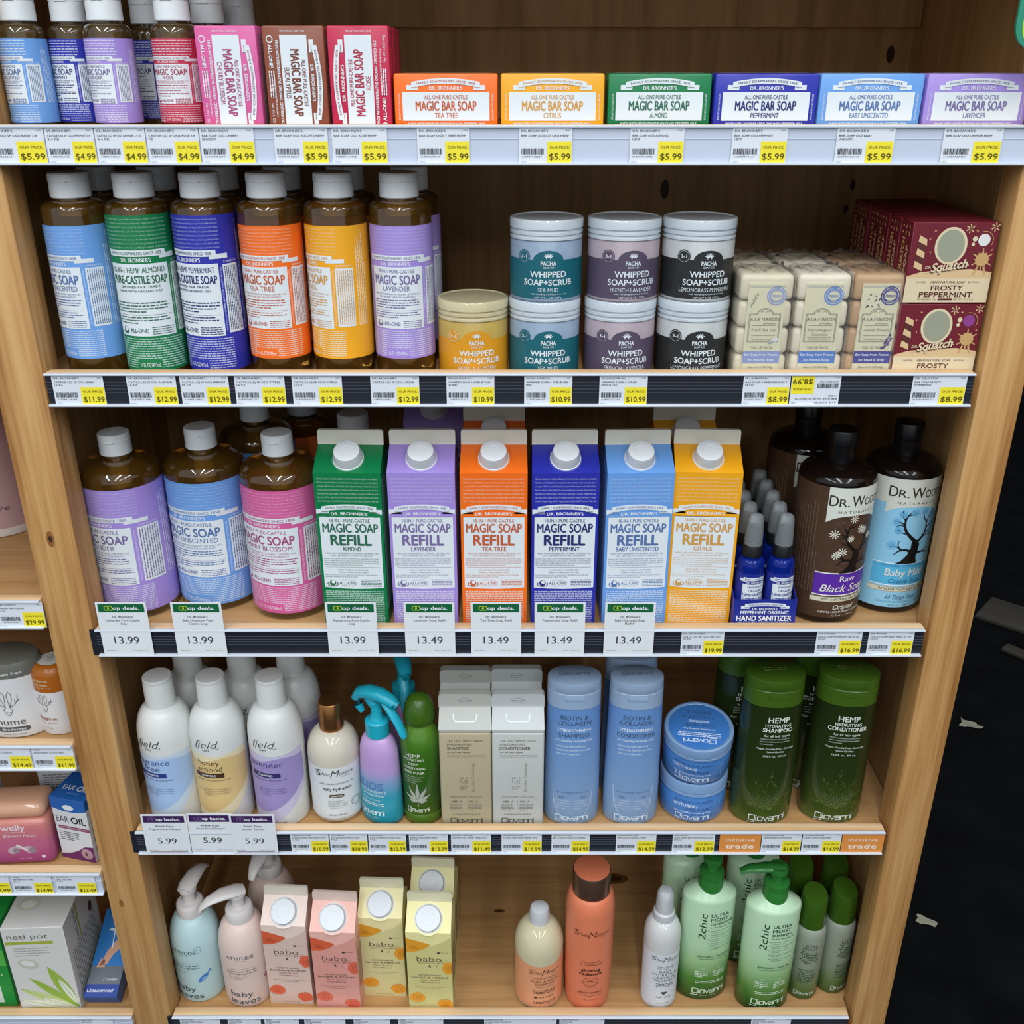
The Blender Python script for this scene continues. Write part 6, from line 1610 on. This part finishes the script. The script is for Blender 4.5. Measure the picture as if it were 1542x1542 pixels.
a = Art(); a.text(ink('#e8cfa8'), 'deodorant', -4, 79, 3.6, 1, w=21, bold=.012); a.text(ink('#e8cfa8'), 'out west', -4, 73.5, 3.6, 1, w=19, bold=.012); a.text(ink('#e8cfa8'), 'smoke & sage', -4, 69, 1.8, 1, w=26, res=1)
b.decal(a, wrap([(25.7, 62), (25.8, 85)], 1, 1, -3), 2.2, base=.1)
a = Art(); a.ell(ink('#d5d3cd'), 0, 0, 15.5, None, 0); hare(a, ink('#6a6a66'), .62, 0, -1); b.decal(a, plane((0, 0, 95), (1, 0, 0), (0, 1, 0)), lim=0, base=.1); b.build('cap', r)

# bandage tin, ear oil and cartons
WEL = gradient('purple_peach_print', [(0, '#a4487e'), (.45, '#b45a7e'), (.8, '#c97c7a'), (1, '#d59078')], 0, 78, .3)
r = thing('bandage_tin', 'rounded purple tin with a pearly peach lid', 'tin', (-.6330, .0520, LD['c']), radians(4))
b = MB(); b.box(-39, -24, 0, 39, 24, 72, WEL, 9, 4); a = Art(); W = ink('#ead6de')
a.text(W, 'welly', -4, 62, 8.5, 1, w=30, bold=.03); a.text(W, 'Blemish Patch', 2, 49, 4.2, 1, w=40); a.text(W, 'NUMBERS 36', -2, 54.6, 1.6, 1, w=24, res=1)
for cx, ro in ((-9, .4), (11, -.4)): a.ell(ink('#b7a2aa'), cx, 26, 8, 5.6, 1, rot=ro); a.ell(ink('#8f7a8a'), cx + 3, 25, 4.5, 4.5, 2)
a.line(ink('#d5c6c8'), [(-4, 34), (7, 26)], 4, 3); a.ell(W, 26, 14, 2.6, None, 1); a.text(W, '36 count', 4, 12, 1.8, 1, w=14, res=1)
b.decal(a, flat(-24), lim=0, base=.08); b.build('tin', r)
b = MB(); b.box(-38.4, -23.4, 72.2, 38.4, 23.4, 96, M('#d8a688', .12, 'plastic', ns=12, var=.12), 11, 4); b.build('lid', r)
r = thing('ear_oil_carton', 'white carton with a blue top, standing against the post', 'carton', (-.5585, .0620, LD['c']), radians(-14))
BU = card('#2464b4', .35); WC = card('#d8dbde', .4)
b = MB(); b.box(-25, -25, 0, 25, 25, 100, WC, .6, 1, False); a = Art(); K = ink('#4a4c50')
a.rect(ink('#2464b4'), -25, 86, 25, 100, 0); a.poly(ink('#2464b4'), [(-25, 86.2), (-25, 83), (-8, 79), (8, 79), (25, 83), (25, 86.2)], 0); a.ell(WHITE, 0, 86, 8, 4.5, 1)
a.text(K, 'EAR', -12, 66, 10, 1, w=18, bold=0); a.text(ink('#222428'), 'OIL', 11, 66, 10, 1, w=21, bold=.03); a.rect(ink('#8a3a5c'), -20, 50, 25, 55, 1); a.text(WHITE, 'SUPPORTS HEALTHY EARS', 2, 52.5, 2, 2, w=38, res=2)
a.micro(K, -20, 32, 10, 46, 3, 1, 3, False, .4, .2); a.poly(ink('#6a2a66'), [(-25, 0.2), (25, 0.2), (25, 26), (12, 24), (2, 16), (-10, 10), (-25, 7)], 1); a.ell(ink('#b9949c'), 14, 13, 8.5, 8.5, 2); a.ell(ink('#5a3a3a'), 13, 13, 1.6, 3.4, 3)
b.decal(a, flat(-25), lim=0, base=.08)
t = Art(); t.rect(ink('#2464b4'), -25, -25, 25, 25, 0); t.text(WHITE, 'EAR', -10, -4, 9, 1, w=17); t.text(WHITE, 'OIL', 11, -4, 9, 1, w=18, bold=.03); t.text(ink('#8fb0dc'), 'ORGANIC', 2, -14, 2.6, 1, w=20, res=2)
b.decal(t, plane((0, 0, 100), (1, 0, 0), (0, 1, 0)), lim=0, base=.08)
for sg in (-1, 1):
    t = Art(); t.rect(ink('#2464b4'), -25, 84, 25, 100, 0); t.micro(K, -20, 14, 20, 76, 3.4, 1, 5, False, .35, .2); b.decal(t, plane((sg * 25, 0, 0), (0, sg, 0), (0, 0, 1)), lim=0, base=.08)
b.build('carton', r)
def plain_carton(label, w, d, h, col, x, y, z, yaw, fn, pitch=0, cat='carton', grp=None):
    b = MB(); b.box(-w / 2, -d / 2, 0, w / 2, d / 2, h, card(col, .4), .6, 1, False); a = Art(); fn(a, w, h); b.decal(a, flat(-d / 2), lim=0, base=.08)
    for sg in (-1, 1):
        t = Art(); t.micro(ink('#8a8d92'), -d / 2 + 4, 8, d / 2 - 4, h - 10, 3.6, 1, 5, False, .35, .2); b.decal(t, plane((sg * w / 2, 0, 0), (0, sg, 0), (0, 0, 1)), lim=0, base=.08)
    o = b.build('carton'); o.location = (x, y, z); o.rotation_euler = (radians(pitch), 0, radians(yaw)); return tag(o, label, cat, grp)
def anti(a, w, h):
    a.rect(ink('#24489c'), -w / 2 + .1, h - 14, w / 2 - .1, h - .1, 0); a.text(ink('#3c3e44'), 'Anti-Itch', 0, h - 22, 7, 1, w=w * .7); a.micro(ink('#7a7c82'), -w * .4, 20, w * .4, h - 34, 4, 1, 3, False, .4, .2)
plain_carton('white carton with a navy top behind the purple tin', 62, 40, 118, '#d6d8da', -.604, .128, LD['c'], 4, anti)
def navyside(a, w, h):
    a.rect(ink('#1f3580'), -w / 2 + .1, .1, w / 2 - .1, 24, 0); a.rect(ink('#1f3580'), -w / 2 + .1, h - 20, w / 2 - .1, h - .1, 0); a.micro(ink('#8a8d92'), -w * .42, 30, w * .42, h - 26, 3.4, 1, 8, False, .4, .1)
plain_carton('white and navy carton beside the purple tin, at the picture edge', 44, 60, 112, '#d5d6d8', -.700, .068, LD['c'], 0, navyside)

LEAF = ink('#9ab84a'); LEAF2 = ink('#c3d48a'); LEAF3 = ink('#dfe4cf'); OL = ink('#a3ad3a'); GKK = ink('#6a6a60')
r = thing('neti_pot_carton', 'white neti pot carton with green leaves printed on it', 'carton', (-.6440, .0740, LD['d']), radians(3))
b = MB(); w, d, h = 82, 108, 157; b.box(-w / 2, -d / 2, 0, w / 2, d / 2, h, card('#d5d4cf', .4), .8, 1, False); a = Art()
a.text(GKK, 'neti pot', -8, 142, 8.6, 1, w=54); a.rect(OL, -w / 2 + 2, 128, 24, 133, 1); a.micro(GKK, -30, 104, 20, 123, 4.4, 1, 3, True, .5, .2)
a.ell(ink('#c2c4b4'), -16, 92, 14, 9, 1, rot=-.3); a.ell(ink('#dfe0d8'), -16, 93, 9, 5, 2, rot=-.3)
def leaf(pts, c, wd):
    (x0, y0), (x1, y1) = pts; L_ = math.hypot(x1 - x0, y1 - y0); nx, ny = -(y1 - y0) / L_, (x1 - x0) / L_
    q = [(x0 + (x1 - x0) * t + nx * wd * sin(pi * t) ** .8, y0 + (y1 - y0) * t + ny * wd * sin(pi * t) ** .8) for t in [k / 8 for k in range(9)]]
    q += [(x0 + (x1 - x0) * t - nx * wd * sin(pi * t) ** .8, y0 + (y1 - y0) * t - ny * wd * sin(pi * t) ** .8) for t in [k / 8 for k in range(7, 0, -1)]]
    q = [(min(40.5, max(-40.5, x)), max(.5, y)) for x, y in q]
    return q, c
for k, (p, c, wd) in enumerate((([(38, 6), (8, 86)], LEAF, 9), ([(36, 8), (-20, 66)], LEAF, 6), ([(38, 4), (-36, 46)], LEAF2, 7), ([(30, 4), (-38, 24)], LEAF3, 7), ([(20, 2), (-36, 8)], OL, 5), ([(39, 10), (18, 64)], LEAF3, 5), ([(39, 2), (-10, 28)], LEAF3, 5))):
    q, c = leaf(p, c, wd); a.poly(c, q, 1 + k * .3)
    a.line(ink('#7a9a34'), p, .5, 1.2 + k * .3)
b.decal(a, flat(-d / 2), lim=0, base=.08)
t = Art(); rot_art(t, 90, lambda z: (z.text(GKK, 'neti pot', 124, 20, 9, 1, w=54), z.rect(OL, 92, 8, 155, 12, 1)))
rot_art(t, 90, lambda z: z.micro(GKK, 8, -44, 100, 44, 4.6, 1, 7, False, .35, .1)); t.ell(ink('#5a3a34'), 30, 108, 6, 9, 2)
b.decal(t, plane((w / 2, 0, 0), (0, 1, 0), (0, 0, 1)), lim=0, base=.08)
t = Art(); t.rect(OL, -w / 2 + 6, 14, 18, 19, 1); t.ell(ink('#c9cbb8'), -18, -12, 16, 12, 1); t.ell(ink('#e2e3da'), -18, -12, 10, 7, 2); t.text(GKK, 'neti pot', -6, 28, 7, 1, w=44)
for k, p in enumerate((((10, -36), (34, 10)), ((30, -44), (38, 20)), ((-4, -40), (16, -20)))): q, c = leaf(p, LEAF if k < 2 else LEAF2, 6); t.poly(c, [(x, max(-52, y)) for x, y in q], 1 + k)
b.decal(t, plane((0, 0, h), (1, 0, 0), (0, 1, 0)), lim=0, base=.08); b.build('carton', r)
def green_box(a, w, h):
    a.rect(ink('#55b048'), -w / 2 + .1, 78, w / 2 - .1, 108, 1); a.text(WHITE, 'nasal', 4, 94, 8, 2, w=40); a.rect(ink('#d5dcd2'), 0, 8, 20, 46, 1); a.micro(ink('#bfe0b4'), -w * .4, 52, w * .4, 74, 5, 1, 3, False, .4, .2)
plain_carton('green carton beside the white leaf printed carton', 74, 60, 150, '#1f8f3c', -.7300, .058, LD['d'], 0, green_box)
def candle(a, w, h):
    a.rect(ink('#2f7ac0'), -w / 2 + .1, 30, w / 2 - .1, h - .1, 0); a.rect(ink('#6a7078'), -w / 2 + .1, 17, w / 2 - .1, 42, 0.4); a.rect(ink('#2a4494'), -w / 2 + .1, .1, w / 2 - .1, 17, 1)
    a.text(WHITE, 'Unscented', -2, 9, 4.6, 2, w=36, sh=.15); a.text(WHITE, '2 Candles', 8, 24, 3.4, 2, w=20, sh=.15)
    S = ink('#d0a084'); a.poly(S, [(-12, 42), (-2, 44), (4, 58), (16, 70), (18, 88), (8, 84), (0, 72), (-6, 62)], 2); a.poly(S, [(-16, 40), (-4, 40), (-6, 50), (-12, 52)], 2); a.line(WHITE, [(0, 66), (-3, 96), (-3, 112)], 1.4, 3); a.ell(WHITE, -3, 92, 8, 1.8, 3)
fl = plain_carton('slim carton lying flat beneath the leaning blue one', 46, 24, 122, '#2a5fa8', -.5720, .2235, LD['d'] + .0122, 0, candle, 90)
fl.location = (-.5720, .2190, LD['d'] + .0122)
le = plain_carton('slim blue carton leaning back beside the neti pot carton', 46, 24, 122, '#2a5fa8', -.5735, .035, LD['d'] + .0005, 0, candle, -66)
le.location = (-.5735, .0290, LD['d'] + .0113)
bpy.data.objects.remove(_to); bpy.data.curves.remove(_tc)
